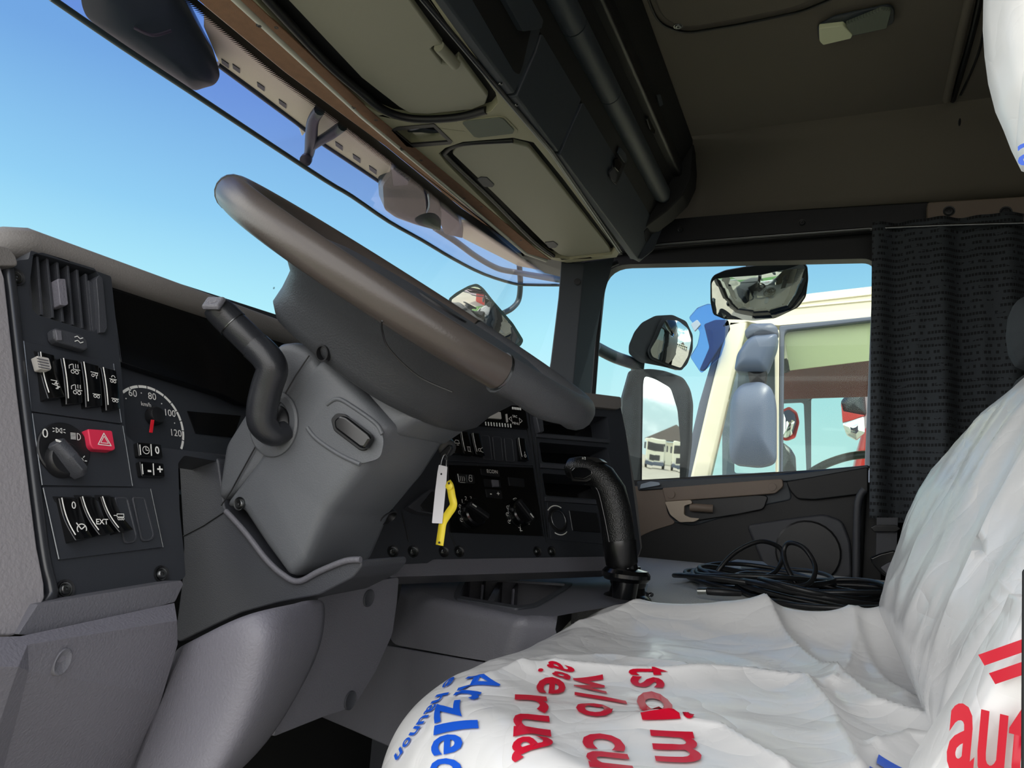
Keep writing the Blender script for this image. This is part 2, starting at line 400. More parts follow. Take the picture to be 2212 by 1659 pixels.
def strokes(name, segs, pl_c, ex, ey, n, s, w_, m, parent, th=.0003):
    """thin printed strokes: segs = polylines in icon units, centre pl_c, size s"""
    V = []; Fc = []
    for sg in segs:
        for a, b in zip(sg[:-1], sg[1:]):
            A = pl_c+ex*a[0]*s+ey*a[1]*s; B = pl_c+ex*b[0]*s+ey*b[1]*s
            d = (B-A); l = d.length
            if l < 1e-7: continue
            d.normalize(); q = n.cross(d)*w_/2; A = A-d*w_*.3; B = B+d*w_*.3
            i = len(V); V += [A-q+n*th, B-q+n*th, B+q+n*th, A+q+n*th]; Fc.append((i, i+1, i+2, i+3))
    return mk(name, V, Fc, m, parent, smooth=False)
def txt(name, s, c, ex, ey, size, m, parent=None, align='CENTER', bold=0, sx=1.0, n=None, off=.0004, raw=False):
    cu = bpy.data.curves.new(name, 'FONT'); cu.body = s; cu.size = size; cu.align_x = align; cu.align_y = 'CENTER'; cu.offset = bold; cu.resolution_u = 3
    o = bpy.data.objects.new(name, cu); scn.collection.objects.link(o); bpy.context.view_layer.update()
    me = bpy.data.meshes.new_from_object(o.evaluated_get(bpy.context.evaluated_depsgraph_get()))
    bpy.data.objects.remove(o); bpy.data.curves.remove(cu)
    if raw: return me
    ex, ey = Vector(ex).normalized(), Vector(ey).normalized(); nn = n or ex.cross(ey)
    for v in me.vertices: v.co = Vector(c)+ex*v.co.x*sx+ey*v.co.y+nn*off
    me.materials.clear(); me.materials.append(K[m]); me.name = name
    return link(bpy.data.objects.new(name, me), parent)
def circ(n=12, r=1, a0=0, a1=360, cx=0, cy=0): return [(cx+r*math.cos(math.radians(a0+(a1-a0)*i/n)), cy+r*math.sin(math.radians(a0+(a1-a0)*i/n))) for i in range(n+1)]
def screw(c, n, r, parent, name='screw', m='steel'):
    s = lathe(name, c, n, [(r*1.35, -.001), (r*1.35, .0006), (r*1.05, .0002), (r, .001), (r*.8, .002), (r*.35, .0018), (r*.3, .0004)], m, parent, seg=14)
    return s
# ================================================================== THE SETTING
R2 = math.radians
# floor of the cab, engine tunnel, ceiling, walls
o = mk('floor', [Vector(v) for v in ((-1.1, .12, -.78), (1.25, .12, -.78), (1.25, 2.3, -.78), (-1.1, 2.3, -.78), (-1.1, .12, -.82), (1.25, .12, -.82), (1.25, 2.3, -.82), (-1.1, 2.3, -.82))],
       [(0, 1, 2, 3), (4, 5, 6, 7), (0, 1, 5, 4), (1, 2, 6, 5), (2, 3, 7, 6), (3, 0, 4, 7)], 'floor'); struct(o)
# front bulkhead below the dash
o = rbox('wall_front', (-1.08, 1.2, -.36), (1, 0, 0), (0, 1, 0), (0, 0, 1), (.04, 2.2, .9), 'darker'); struct(o)
o = rbox('underdash_light_block', (-.87, .82, -.33), (1, 0, 0), (0, 1, 0), (0, 0, 1), (.30, .80, .62), 'void'); struct(o)  # added matt black box, blocks stray light under the dash
o = rbox('wall_back', (1.27, 1.2, .15), (1, 0, 0), (0, 1, 0), (0, 0, 1), (.04, 2.24, 1.9), 'head'); struct(o)
# ceiling: flat field, its front hatch and the slope down to the passenger rail
CZ = 1.08
cy = 2.03
V = [Vector(v) for v in ((-.385, .30, CZ), (1.25, .30, CZ), (1.25, cy, CZ), (-.385, cy, CZ))]
ceil = mk('ceiling', V+[v+Vector((0, 0, .03)) for v in V], [(0, 1, 2, 3), (4, 7, 6, 5), (0, 4, 5, 1), (1, 5, 6, 2), (2, 6, 7, 3), (3, 7, 4, 0)], 'head'); struct(ceil)
zc = ZP(CZ, -1)
# raised frame and hatch at the top of the picture
slab('roof_hatch', [(1385, -160), (1840, -220), (1800, -20), (1730, 14), (1600, 42), (1480, 62), (1432, 45), (1412, 0)], zc, .012, 'head', ceil, .006, 26, off=.016)
tube('hatch_gap', [(a, b, ZP(CZ-.004, -1)) for a, b in fillet([(1375, -160), (1860, -220), (1815, -10), (1735, 24), (1605, 52), (1480, 72), (1424, 52), (1400, 0)], 24)], .003, 'seal', ceil, cyc=True, sm=0, seg=6)
for px, py in ((1465, 57),):
    p = zc.hit(px, py, .016); screw(p, (0, 0, -1), .0075, ceil, 'hatch_screw')
tube('groove_lip', [(2104, -40, ZP(1.072)), (2075, 80, ZP(1.072)), (2045, 215, ZP(1.072))], .010, 'head', ceil, sm=4)
tube('ceiling_groove', [(2125, -40, ZP(1.079)), (2098, 80, ZP(1.079)), (2058, 217, ZP(1.079))], .007, 'darker', ceil, sm=4)
tube('ceiling_seam', [(2135, 20, ZP(1.0795)), (2112, 120, ZP(1.0795)), (2075, 205, Pl((0, 0, -1), (0, 0, 1.0795)))], .0028, 'darker', ceil, sm=4)
# side slope and wall above the passenger door
wp = mk('wall_passenger', [Vector(v) for v in ((-.60, 2.03, CZ), (1.25, 2.03, CZ), (1.25, 2.10, CZ-.02), (-.60, 2.10, CZ-.02), (1.25, 2.22, .93), (-.60, 2.22, .93), (1.25, 2.26, .89), (-.60, 2.26, .89))],
        [(0, 1, 2, 3), (3, 2, 4, 5), (5, 4, 6, 7)], 'head', solid=.01, ang=60); struct(wp)
tube('wall_seam', [(2078, 205, YP(2.03)), (2070, 300, YP(2.14)), (2065, 420, YP(2.24))], .003, 'darker', wp, sm=4)
# door frame and rear wall beside the curtain
Y1 = YP(2.28)
win = [(1315, 1040), (1318, 640), (1345, 574), (1868, 561), (1891, 590), (1884, 800), (1872, 1008), (1600, 1026), (1380, 1040)]
hole = fillet([(1255, 1044), (1304, 572), (1893, 558), (1873, 1008)], [5, 55, 30, 5], 7)
d1 = slab('door_1', [(1180, 1075), (1250, 500), (1420, 478), (2015, 436), (2015, 1022), (1870, 1010)], Y1, .045, 'seal', None, .006, 0, holes=[hole]); struct(d1)
d1['label'] = 'passenger side door with dark frame, taupe inner panel and handle'; d1['category'] = 'door'
# glass of the passenger window
w2 = slab('window_2', [(1250, 1050), (1300, 565), (1898, 552), (1878, 1015)], YP(2.305), .004, 'glass2', None, 0); struct(w2)
# the white edge of the door post seen at the window's rear
slab('glass_channel', [(1884, 620), (1892, 620), (1889, 1006), (1868, 1008)], YP(2.27), .01, 'phone', d1, .001)
# A pillar
P_ = YP(2.14)
tr = patch('trim_1', [(1213, 566, YP(2.1)), (1330, 556, YP(2.2)), (1296, 600, YP(2.22)), (1272, 900, YP(2.2)), (1170, 900, YP(2.1)), (1190, 780, YP(2.1)), (1207, 640, YP(2.1)), (1262, 566, YP(2.13)), (1232, 900, YP(2.13)),],
           [(0, 7, 8, 4, 5, 6), (7, 1, 2, 3, 8)], 'blocks', solid=.02, ang=5); struct(tr)
slab('pillar_cap', circ(10, 7, cx=1247, cy=608)[:-1], YP(2.115), .004, 'darker', tr, .0005)
tube('door_seal', [(1335, 566, YP(2.24)), (1312, 580, YP(2.24)), (1300, 620, YP(2.24)), (1278, 900, YP(2.24))], .008, 'seal', tr, sm=4)
tube('door_seal', [(1322, 560, YP(2.22)), (1298, 585, YP(2.22)), (1288, 640, YP(2.22)), (1262, 900, YP(2.22))], .006, 'dark', tr, sm=4)
# black rail above the door, silver lip, beige bracket
t2 = slab('trim_2', [(1300, 480), (1440, 468), (2010, 434), (2010, 492), (1900, 496), (1410, 535), (1300, 545)], YP(2.235), .03, 'darker', None, .006); struct(t2)
tube('rail_lip', [(1415, 528, YP(2.23)), (1640, 511, YP(2.23)), (1895, 492, YP(2.23))], .004, 'steel', t2, sm=0)
for px, py in ((1470, 496), (1733, 481)): screw(YP(2.235).hit(px, py), (0, -1, 0), .008, t2, 'rail_screw', 'darker')
t3 = slab('trim_3', [(2003, 436), (2300, 418), (2300, 482), (2003, 488)], YP(2.20), .03, 'beige', None, .005, 8); struct(t3)
for px, py in ((2050, 456), (2173, 457)): screw(YP(2.20).hit(px, py), (0, -1, 0), .011, t3, 'bracket_screw', 'darker')
# rear side wall behind the curtain
o = rbox('wall_side', (.72, 2.345, .10), (1, 0, 0), (0, 1, 0), (0, 0, 1), (1.20, .03, 1.9), 'darker', None, 0); struct(o)
o = rbox('wall_low', (.55, 2.345, -.395), (1, 0, 0), (0, 1, 0), (0, 0, 1), (1.40, .03, 1.03), 'darker', None, 0); struct(o)
o = rbox('wall_kick', (-.85, 2.29, -.36), (1, 0, 0), (0, 1, 0), (0, 0, 1), (.54, .03, .84), 'darker', None, .004); struct(o)
# driver's side door aperture: sill, roof rail, rear post (behind and beside the camera)
o = rbox('trim_4', (-.1, .16, .90), (1, 0, 0), (0, 1, 0), (0, 0, 1), (1.9, .12, .16), 'seal', bevel=.02); struct(o)
o = rbox('trim_5', (.86, .16, .05), (1, 0, 0), (0, 1, 0), (0, 0, 1), (.8, .08, 1.7), 'head', bevel=.02); struct(o)
# roof over the front of the cab, above the console
o = rbox('wall_roof', (-.72, 1.15, 1.00), (1, 0, 0), (0, 1, 0), (0, 0, 1), (.62, 2.2, .05), 'darker', bevel=.01); struct(o)
ob = rbox('wall_roof_rear', (.14, 1.15, 1.135), (1, 0, 0), (0, 1, 0), (0, 0, 1), (2.34, 2.3, .04), 'truckw', bevel=.01); struct(ob)

# passenger door inner panel, its shadow painted in as black, slate and taupe pieces
YD = YP(2.25)
slab('door_panel', [(1345, 1048), (1560, 1042), (1700, 1020), (1876, 1004), (1862, 1290), (1330, 1290)], YD, .05, 'seal', d1, .012, seg=3)
slab('panel_shade_step', [(1350, 1050), (1440, 1050), (1442, 1112), (1462, 1130), (1410, 1146), (1345, 1176)], YD.off(.006), .01, 'beige', d1, .006, 12, seg=3)
slab('panel_shade_step', [(1440, 1050), (1700, 1030), (1712, 1080), (1660, 1090), (1500, 1136), (1444, 1128)], YD.off(.004), .01, 'blocks', d1, .006, 12, seg=3)
slab('window_sill', [(1375, 1040), (1700, 1024), (1876, 1004), (1878, 1016), (1704, 1040), (1378, 1060)], YP(2.235), .05, 'blocks', d1, .004)
gp = slab('grab_plate', [(1430, 1054), (1660, 1036), (1690, 1034), (1693, 1050), (1675, 1066), (1640, 1069), (1437, 1084)], YP(2.225), .02, 'beige', d1, .003, 5)
for px in (1449, 1668): slab('plug', circ(12, 9, cx=px, cy=1068 if px < 1500 else 1052)[:-1], YP(2.222), .004, 'beige', gp, .0005)
gh = slab('handle_recess', [(1436, 1082), (1640, 1068), (1660, 1072), (1650, 1100), (1590, 1112), (1500, 1126), (1460, 1126), (1442, 1110)], YP(2.235), .01, 'darker', d1, .003, 8)
hd = slab('door_handle', [(1436, 1084), (1492, 1080), (1496, 1087), (1478, 1092), (1477, 1112), (1490, 1118), (1512, 1120), (1500, 1127), (1468, 1128), (1448, 1112)], YP(2.215), .02, 'beige2', d1, .002, 4, label='light beige door handle')
tube('lever', [(1492, 1096, YP(2.225)), (1512, 1097, YP(2.222)), (1540, 1099, YP(2.226))], .012, 'beige', hd, sm=3)
slab('door_pocket', [(1698, 1040), (1876, 1008), (1876, 1066), (1760, 1080), (1722, 1078), (1706, 1060)], YP(2.232), .02, 'seal', d1, .004, 8)
sp = slab('speaker_panel', [(1612, 1134), (1700, 1120), (1780, 1110), (1820, 1124), (1838, 1170), (1842, 1250), (1660, 1250)], YP(2.232), .03, 'dark', d1, .008, 14, seg=3)
lathe('speaker_grille', YP(2.226).hit(1745, 1192), (0, -1, 0), [(.085, -.004), (.085, 0), (.08, .003), (.078, .003), (.001, .0032)], 'darker', d1, 28, ang=15)
tube('door_edge', [(1868, 1058, YP(2.21)), (1858, 1072, YP(2.21)), (1852, 1110, YP(2.21)), (1850, 1260, YP(2.21))], .010, 'dark', d1, sm=4)
slab('sill_catch', [(1384, 1046), (1405, 1040), (1424, 1042), (1426, 1048), (1382, 1056)], YP(2.225), .01, 'phone', d1, .001, 3)

# windscreen, black ceramic band, header
hp = [(430, -35), (672, 148), (900, 322), (1000, 402), (1100, 490), (1155, 540), (1195, 562), (1213, 568)]
w1 = mk('window_1', [Vector((-.875, -.1, .77)), Vector((-.875, 2.02, .77)), Vector((-.79, 2.2, .77)), Vector((-1.03, 2.24, .05)), Vector((-1.17, 2.02, .05)), Vector((-1.17, -.1, .05))],
        [(0, 1, 4, 5), (1, 2, 3, 4)], 'glass', ang=80); struct(w1)
V = []; Fc = []; UV = []; acc = 0; prev = None
W2 = Pl(W.n, (-.885, 0, .742))
inn = [(412, -12), (617, 157), (834, 317), (997, 450), (1120, 535), (1185, 577), (1216, 588)]; outr = [(378, -12), (588, 165), (806, 333), (980, 468), (1108, 553), (1172, 596), (1216, 606)]
def resamp(l, n):
    out = []
    for i in range(n+1):
        t = i/n*(len(l)-1); k = min(int(t), len(l)-2); f = t-k; out.append((l[k][0]*(1-f)+l[k+1][0]*f, l[k][1]*(1-f)+l[k+1][1]*f))
    return out
ri, ro = resamp(inn, 48), resamp(outr, 48)
for i in range(49):
    A, B = W2.hit(*ro[i]), W2.hit(*ri[i])
    if prev: acc += (A-prev).length
    prev = A
    for k, f in enumerate((0, .5, 1)): V.append(A.lerp(B, f)); UV.append((acc, f))
top = range(49)
for i in range(48):
    for k in range(2): Fc.append((i*3+k, i*3+k+1, (i+1)*3+k+1, (i+1)*3+k))
o = mk('glass_band', V, Fc, 'frit', w1, uvs=UV)
hdr = thing('roller_blind', 'brown fabric roller blind with aluminium rail along the windscreen top', 'blind', (-.84, 1.1, .76))
slab('blind_fabric', [(418, -8), (617, 157), (834, 317), (997, 450), (1120, 537), (1178, 578), (1190, 570), (1133, 548), (1000, 437), (780, 253), (492, -5)], ZP(.752, -1), .008, 'brown', hdr, .001)
tube('blind_rail', [(500, -10, ZP(.747)), (782, 249, ZP(.747)), (1004, 436, ZP(.747)), (1135, 546, ZP(.747)), (1180, 562, ZP(.747))], .0065, 'alu', hdr, sm=0)
tube('rail_shadow_gap', [(512, -10, ZP(.751)), (790, 246, ZP(.751)), (1012, 432, ZP(.751)), (1142, 542, ZP(.751))], .004, 'darker', hdr, sm=0)
slab('blind_box', [(506, -12), (782, 250), (1008, 436), (1140, 548), (1190, 562), (1158, 538), (1022, 424), (802, 242), (530, -12)], ZP(.7405, -1), .004, 'brown', hdr, .001)
slab('header_trim', [(1125, 556), (1176, 590), (1216, 600), (1240, 568), (1216, 556), (1180, 560), (1140, 545)], ZP(.748, -1), .02, 'darker', hdr, .003)

# ------------------------------------------------------------------ overhead console
oc = thing('overhead_console', 'beige and slate roof console with two hatches above the windscreen', 'console', (-.7, 1.15, .76))
zb = ZP(.742, -1)
und = [(516, -20), (786, 244), (1010, 432), (1110, 512), (1150, 545), (1196, 562), (1225, 568), (1332, 556), (1338, 546), (1187, 328), (1087, 208), (925, -20)]
h1 = [(540, -12), (671, 130), (753, 206), (807, 239), (848, 256), (902, 264), (1000, 260), (1060, 241), (1076, 222), (1070, 200), (912, -18)]
h2 = [(948, 332), (962, 320), (1000, 307), (1108, 298), (1152, 308), (1215, 385), (1330, 538), (1322, 550), (1230, 560), (1190, 556), (1124, 513), (963, 352)]
und_o = slab('underside_panel', und, zb, .03, 'olive', oc, .003, holes=[h1, h2, fillet([(851, 282), (937, 274), (971, 307), (887, 313)], 4)], hr=0, seg=3)
slab('recess_bed', [(830, 275), (940, 262), (990, 315), (880, 330)], ZP(.785, -1), .004, 'void', oc, 0)
slab('recess_bed', [(480, -60), (700, 170), (840, 275), (1000, 275), (1095, 245), (1085, 195), (900, -60)], ZP(.763, -1), .006, 'void', oc, 0)
slab('recess_bed', [(930, 335), (990, 298), (1160, 294), (1345, 550), (1230, 570), (1180, 562)], ZP(.763, -1), .006, 'void', oc, 0)
# hatch lids
l1 = slab('hatch_lid', [(610, -12), (780, 168), (861, 231), (885, 245), (925, 247), (1020, 237), (1048, 226), (1054, 208), (990, 122), (982, 130), (968, 140), (955, 138), (930, 106), (938, 100), (956, 98), (918, 46), (876, -12)], ZP(.752, -1), .012, 'olive2', oc, .003, 0, seg=3)
tube('catch', [(948, 100, ZP(.750)), (968, 122, ZP(.750)), (984, 140, ZP(.750))], .010, 'olive2', l1, sm=2, seg=12)
l2 = slab('hatch_lid', [(976, 332), (984, 320), (1005, 314), (1100, 307), (1142, 318), (1185, 370), (1316, 536), (1320, 546), (1228, 556), (1208, 550), (1178, 528), (1060, 412)], ZP(.750, -1), .012, 'olive2', oc, .003, 5, seg=3)
slab('catch', [(1030, 388), (1038, 383), (1052, 384), (1068, 400), (1064, 405), (1045, 404)], ZP(.748, -1), .006, 'dark', l2, .001, 2)
slab('catch', [(1176, 524), (1196, 522), (1206, 530), (1200, 536), (1186, 536)], ZP(.748, -1), .006, 'dark', l2, .001, 2)
tube('hatch_seal', [(568, -12, ZP(.748)), (700, 130, ZP(.748)), (775, 195, ZP(.748)), (830, 238, ZP(.748)), (895, 257, ZP(.748)), (985, 254, ZP(.748)), (1050, 238, ZP(.748))], .008, 'darker', und_o, sm=5)
tube('hatch_seal', [(1108, 303, ZP(.748)), (1000, 310, ZP(.748)), (964, 326, ZP(.748)), (972, 345, ZP(.748)), (1060, 428, ZP(.748)), (1150, 518, ZP(.748)), (1196, 553, ZP(.748))], .006, 'darker', und_o, sm=5)
# dark pocket and speaker
slab('card_pocket', [(845, 281), (858, 275), (938, 268), (978, 307), (973, 312), (890, 319), (878, 316)], ZP(.7405, -1), .004, 'darker', und_o, .001, 3, holes=[[(853, 283), (936, 275), (968, 306), (888, 312)]])
slab('pocket_clip', [(868, 286), (905, 279), (962, 288), (962, 292), (910, 286)], ZP(.765, -1), .004, 'blocks', und_o, .001, 2)
gr = slab('speaker_frame', [(986, 262), (1078, 252), (1092, 254), (1119, 282), (1116, 290), (1026, 303), (1018, 300)], ZP(.7405, -1), .004, 'olive', und_o, .001, 3)
slab('speaker_mesh', [(998, 266), (1008, 262), (1078, 255), (1088, 258), (1111, 282), (1108, 289), (1034, 298), (1024, 296)], ZP(.7385, -1), .003, 'grille', gr, .0005, 3)
for px, py in ((560, 55), (597, 58), (765, 232), (812, 258), (868, 322), (910, 345), (1003, 427), (1040, 445), (1125, 518)):
    screw(ZP(.742).hit(px, py), (0, 0, -1), .004, und_o, 'clip', 'darker')
# lip line and slanting shelf fronts
tube('seam_trim', [(908, -5, ZP(.741)), (1087, 207, ZP(.741)), (1187, 325, ZP(.741)), (1338, 545, ZP(.741))], .0035, 'steel', oc, sm=0)
tube('seam_gap', [(914, -5, ZP(.7415)), (1093, 207, ZP(.7415)), (1193, 325, ZP(.7415)), (1342, 543, ZP(.7415))], .003, 'darker', oc, sm=0)
ZB = ZP(.7425)
def FB(x0): return Pl((.94, 0, -.34), (x0, 0, .7425))
bx = ZB.hit(1112, 203).x
FF = FB(bx)
def blk(name, lip, face, m='blocks', bev=.004):
    n = len(lip); a = [(p[0], p[1], ZB) for p in lip]
    # bend line points are shared: the last two of lip are the first two of face
    sp = a+[(p[0], p[1], FF) for p in face[2:]]
    f1 = tuple(range(n)); f2 = (n-2, n-1)+tuple(n+i for i in range(len(face)-2))
    return patch(name, sp, [f1, f2], m, oc, .02, bev, ang=8)
def bend(px): # image point on the bend line at column px
    # bend line lies at x=bx, z=.7425
    best = None
    for k in range(900):
        y = .6+k*.002; c = M3.transposed() @ Vector((bx, y, .7425)); q = (CX+F*c.x/-c.z, CY-F*c.y/-c.z)
        if best is None or abs(q[0]-px) < abs(best[0]-px): best = q
    return best
b0, b1, b2, b3 = bend(955), bend(1112), bend(1206), bend(1382)
# first block has a deep open bin
q1 = (1155, 108); q2 = (1193, -12)
blk('shelf_front', [(912, -25), (1089, 206), b1, bend(930)], [b1, bend(930), (960, -60), (1195, -60), q2, q1])
blk('shelf_front', [(1093, 209), (1189, 325), b2, bend(1116)], [b2, bend(1116), (1158, 112), (1197, -14), (1215, 10), (1278, 165)])
blk('shelf_front', [(1192, 329), (1360, 557), b3, bend(1210)], [b3, bend(1210), (1281, 172), (1415, 415), (1440, 470), (1410, 540)])
slab('bin_opening', [(1004, -30), (1112, 156), (1122, 162), (1130, 140), (1148, 60), (1120, -30)], FF, .003, 'void', oc, .0005, 6, off=.0012)
slab('bin_lip', [(1078, -25), (1130, 68), (1170, 62), (1174, 44), (1136, -25)], FF, .012, 'blocks', oc, .004, 4, off=.014)
for px, py in ((1080, 181), (1114, 227), (1173, 304)): screw(ZP(.742).hit(px, py), (0, 0, -1), .0035, oc)
for (cx, cy, s) in ((1331, 358, 1),):
    la = slab('latch', [(1316, 380), (1322, 390), (1332, 400), (1356, 345), (1352, 330), (1342, 316)], FF, .004, 'darker', oc, .001, 3, off=.004)
    slab('latch_button', [(1340, 318), (1352, 332), (1355, 345), (1350, 352), (1336, 332)], FF, .005, 'blocks', la, .001, 2, off=.010)
    slab('latch_button', [(1328, 345), (1336, 340), (1344, 355), (1337, 372), (1328, 362)], FF, .005, 'gloss', la, .001, 2, off=.008)
    slab('latch_button', [(1317, 372), (1325, 364), (1334, 376), (1330, 394), (1321, 387)], FF, .005, 'dark', la, .001, 2, off=.008)
slab('side_vent', [(1392, 500), (1404, 488), (1418, 452), (1421, 472), (1408, 514), (1396, 524)], FF, .003, 'darker', oc, .0005, 3, off=.002)
patch('end_cap', [(1362, 557, ZP(.745)), (1388, 559, ZP(.745)), (1412, 540, YP(2.16)), (1445, 460, YP(2.16)), (1425, 440, YP(2.16)), (1360, 540, YP(2.10))], [(0, 1, 2, 3, 4, 5)], 'blocks', oc, .01)
# padded grab tube
TX, TZ = -.462, .915
pt = [Vector((TX, y, TZ)) for y in (.9, 1.22)]
ptb = [Vector((TX, y, TZ)) for y in (1.2235, 1.475)]
ptc = [Vector((TX, y, TZ)) for y in (1.4785, 2.03, 2.07)]
for a in (pt, ptb): tube('grab_tube', a, .0265, 'blocks', oc, sm=0, seg=20)
tube('grab_tube', ptc, [.0265, .0262, .016], 'blocks', oc, sm=0, seg=20)
# upper locker behind the tube
up = thing('upper_locker', 'black upper locker under the roof behind the grab tube', 'locker', (-.41, 1.2, .97))
V = [Vector(v) for v in ((-.50, .4, .86), (-.375, .4, CZ-.004), (-.379, 2.06, CZ-.004), (-.50, 2.06, .86), (-.60, .4, .86), (-.60, .4, CZ-.004), (-.60, 2.06, CZ-.004), (-.60, 2.06, .86))]
mk('locker_body', V, [(0, 1, 2, 3), (4, 7, 6, 5), (0, 4, 5, 1), (3, 2, 6, 7), (1, 5, 6, 2), (0, 3, 7, 4)], 'void', up, ang=20)
ch = [(-.379, CZ-.004), (-.383, .967), (-.405, .915), (-.449, .872), (-.55, .80), (-.6, .80), (-.6, CZ-.004)]
loft('end_cheek', [[Vector((a, y_, b)) for a, b in ch] for y_ in (2.061, 2.15)], 'void', up, bevel=.006, ang=20)
FU = Pl((.866, 0, -.5), (-.4375, 1, .968))
ul = slab('latch', [(1396, 262), (1404, 282), (1414, 290), (1424, 244), (1416, 228)], FU, .003, 'gloss', up, .001, 3, off=.006)
slab('latch_button', [(1420, 206), (1427, 204), (1433, 226), (1427, 230)], FU, .004, 'blocks', ul, .0005, off=.010)
slab('latch_button', [(1410, 232), (1414, 230), (1420, 246), (1416, 248)], FU, .004, 'steel', ul, .0005, off=.010)
slab('latch_button', [(1397, 258), (1399, 256), (1408, 278), (1405, 280)], FU, .004, 'steel', ul, .0005, off=.010)
# dome lamp
dl = thing('dome_lamp', 'rectangular ceiling lamp with half white half ribbed grey lens', 'ceiling lamp', zc.hit(1850, 55))
slab('lamp_frame', [(1765, 58), (1800, 38), (1920, 12), (1932, 20), (1932, 50), (1900, 66), (1780, 92), (1768, 88)], zc, .006, 'blocks', dl, .002, 8, off=.010)
slab('grey_lens', [(1826, 54), (1905, 22), (1926, 24), (1916, 62), (1840, 78)], zc, .010, 'grille', dl, .002, 3, off=.019)
slab('white_lens', [(1769, 62), (1822, 56), (1842, 76), (1838, 84), (1778, 98), (1770, 90)], zc, .012, 'ivory', dl, .002, 3, off=.021, label='bright white lens half')
# ================================================================== DASHBOARD
da = thing('dashboard', 'dark wraparound truck dashboard with switch panels, gauges and centre stack', 'dashboard', (-.62, .8, .0))
def V2(c, ex, ey, x, y): return c+ex*x+ey*y
# top pad: a rounded beam along the dash, corner at the driver's door
padsec = [(-.662, .183), (-.655, .190), (-.653, .200), (-.658, .209), (-.672, .214), (-.72, .214), (-1.12, .190), (-1.12, .15), (-.74, .184), (-.68, .188), (-.672, .182)]
rg = []
for y, k, dz in ((.372, .60, -.026), (.380, .84, -.012), (.394, .96, -.004), (.412, 1, 0), (.8, 1, 0), (1.12, 1, 0)):
    cx_, cz_ = -.80, .185
    rg.append([Vector((cx_+(a-cx_)*k, y, cz_+(b-cz_)*k+dz)) for a, b in padsec])
loft('top_pad', rg, 'pad', da, ang=60)
# end cap at the driver's door, and its rounded shoulder
slab('end_shoulder', [(-90, 530), (-8, 528), (22, 536), (36, 556), (40, 574), (10, 574), (-90, 574)], D1.off(.010), .10, 'pad', da, .008, 8, seg=4)
# face plates
bez = [(24, 572), (40, 562), (62, 560), (66, 541), (215, 588), (240, 597), (262, 800), (272, 940), (300, 962), (420, 975), (560, 1000), (560, 1012), (398, 984), (385, 1000), (388, 1100), (396, 1180), (401, 1244), (386, 1257), (70, 1313), (102, 1280), (60, 930)]
vent_hole = [(72, 549), (90, 545), (205, 580), (216, 600), (216, 700), (207, 716), (196, 716), (80, 680), (66, 662), (62, 630)]
pnl3 = [(92, 1052), (325, 1055), (352, 1183), (127, 1210)]
bz = slab('bezel', bez, D1, .035, 'bezel', da, .003, 4, holes=[fillet(vent_hole, 6)], hr=0, n=3, seg=2)
# vent
vb = slab('air_vent', [(50, 540), (232, 585), (225, 730), (48, 680)], D1.off(-.034), .004, 'void', da, 0)
vx = [((245, 410), (270, 750)), ((320, 292), (360, 790)), ((405, 310), (455, 815)), ((490, 340), (540, 850)), ((580, 370), (625, 875)), ((660, 405), (705, 905)), ((735, 440), (780, 930))]
cr1 = lambda u, v: (u*.2532, 480+v*.2532)
for (a, b) in vx:
    pa, pb = cr1(*a), cr1(*b)
    A, B = D1.hit(pa[0], pa[1], -.004), D1.hit(pb[0], pb[1], -.004)
    vv = []
    for dx, dn in ((-.0011, 0), (.0011, 0), (.0030, -.02), (.0008, -.02)):
        vv += [A+H1*dx+D1.n*dn, B+H1*dx+D1.n*dn]
    mk('vane', vv, [(0, 1, 3, 2), (2, 3, 5, 4), (4, 5, 7, 6), (6, 7, 1, 0), (0, 2, 4, 6), (1, 3, 5, 7)], 'dark', vb, bevel=.0003)
for k in range(5):
    pa, pb = (66, 570+k*27), (212, 606+k*27)
    tube('rear_vane', [D1.hit(*pa, -.024), D1.hit(*pb, -.024)], .0008, 'darker', vb, sm=0, seg=6)
slab('vane_tab', [cr1(*p) for p in ((492, 480), (560, 482), (585, 700), (560, 712), (515, 705))], D1.off(.003), .012, 'grey', vb, .001, 3)
slab('vent_wheel', [cr1(*p) for p in ((755, 490), (800, 530), (832, 880), (815, 945), (790, 930))], D1.off(-.002), .012, 'dark', vb, .001, 3)
slab('vent_post', [cr1(*p) for p in ((848, 448), (880, 480), (918, 900), (900, 940), (850, 945), (840, 700), (822, 480))], D1.off(.003), .02, 'dark', vb, .0015, 3)
sk = slab('vent_slider', [(116, 712), (122, 707), (178, 722), (190, 733), (193, 752), (186, 756), (125, 738), (118, 730)], D1.off(.010), .010, 'dark', da, .003, 4, seg=3)
slab('slider_pad', [(120, 712), (133, 714), (135, 735), (124, 735)], D1.off(.0108), .002, 'greyd', sk, .0005, 2)
c = D1.hit(170, 735, .0108)
strokes('slider_mark', [[(-1, .5), (-.3, .9), (.3, .4), (1, .8)], [(-1, -.5), (-.3, -.1), (.3, -.6), (1, -.2)]], c, H1, U1, D1.n, .004, .0007, 'white', sk)
def panel(pts, name='switch_panel', pl=D1):
    o = slab(name, pts, pl.off(.0022), .004, 'bezel', da, .0006, 2)
    return o
def edge_line(parent, pts, pl, m='steel', r=.0006): tube('trim_line', [pl.hit(p[0], p[1], .0028) for p in pts], r, m, parent, sm=0, seg=5)
p1 = panel([(51, 736), (245, 784), (263, 915), (67, 888)]); edge_line(p1, [(51, 737), (67, 888)], D1); edge_line(p1, [(245, 786), (262, 913)], D1)
p2 = panel([(69, 891), (265, 918), (286, 1051), (91, 1048)]); edge_line(p2, [(69, 893), (91, 1048)], D1); edge_line(p2, [(265, 920), (286, 1050)], D1)
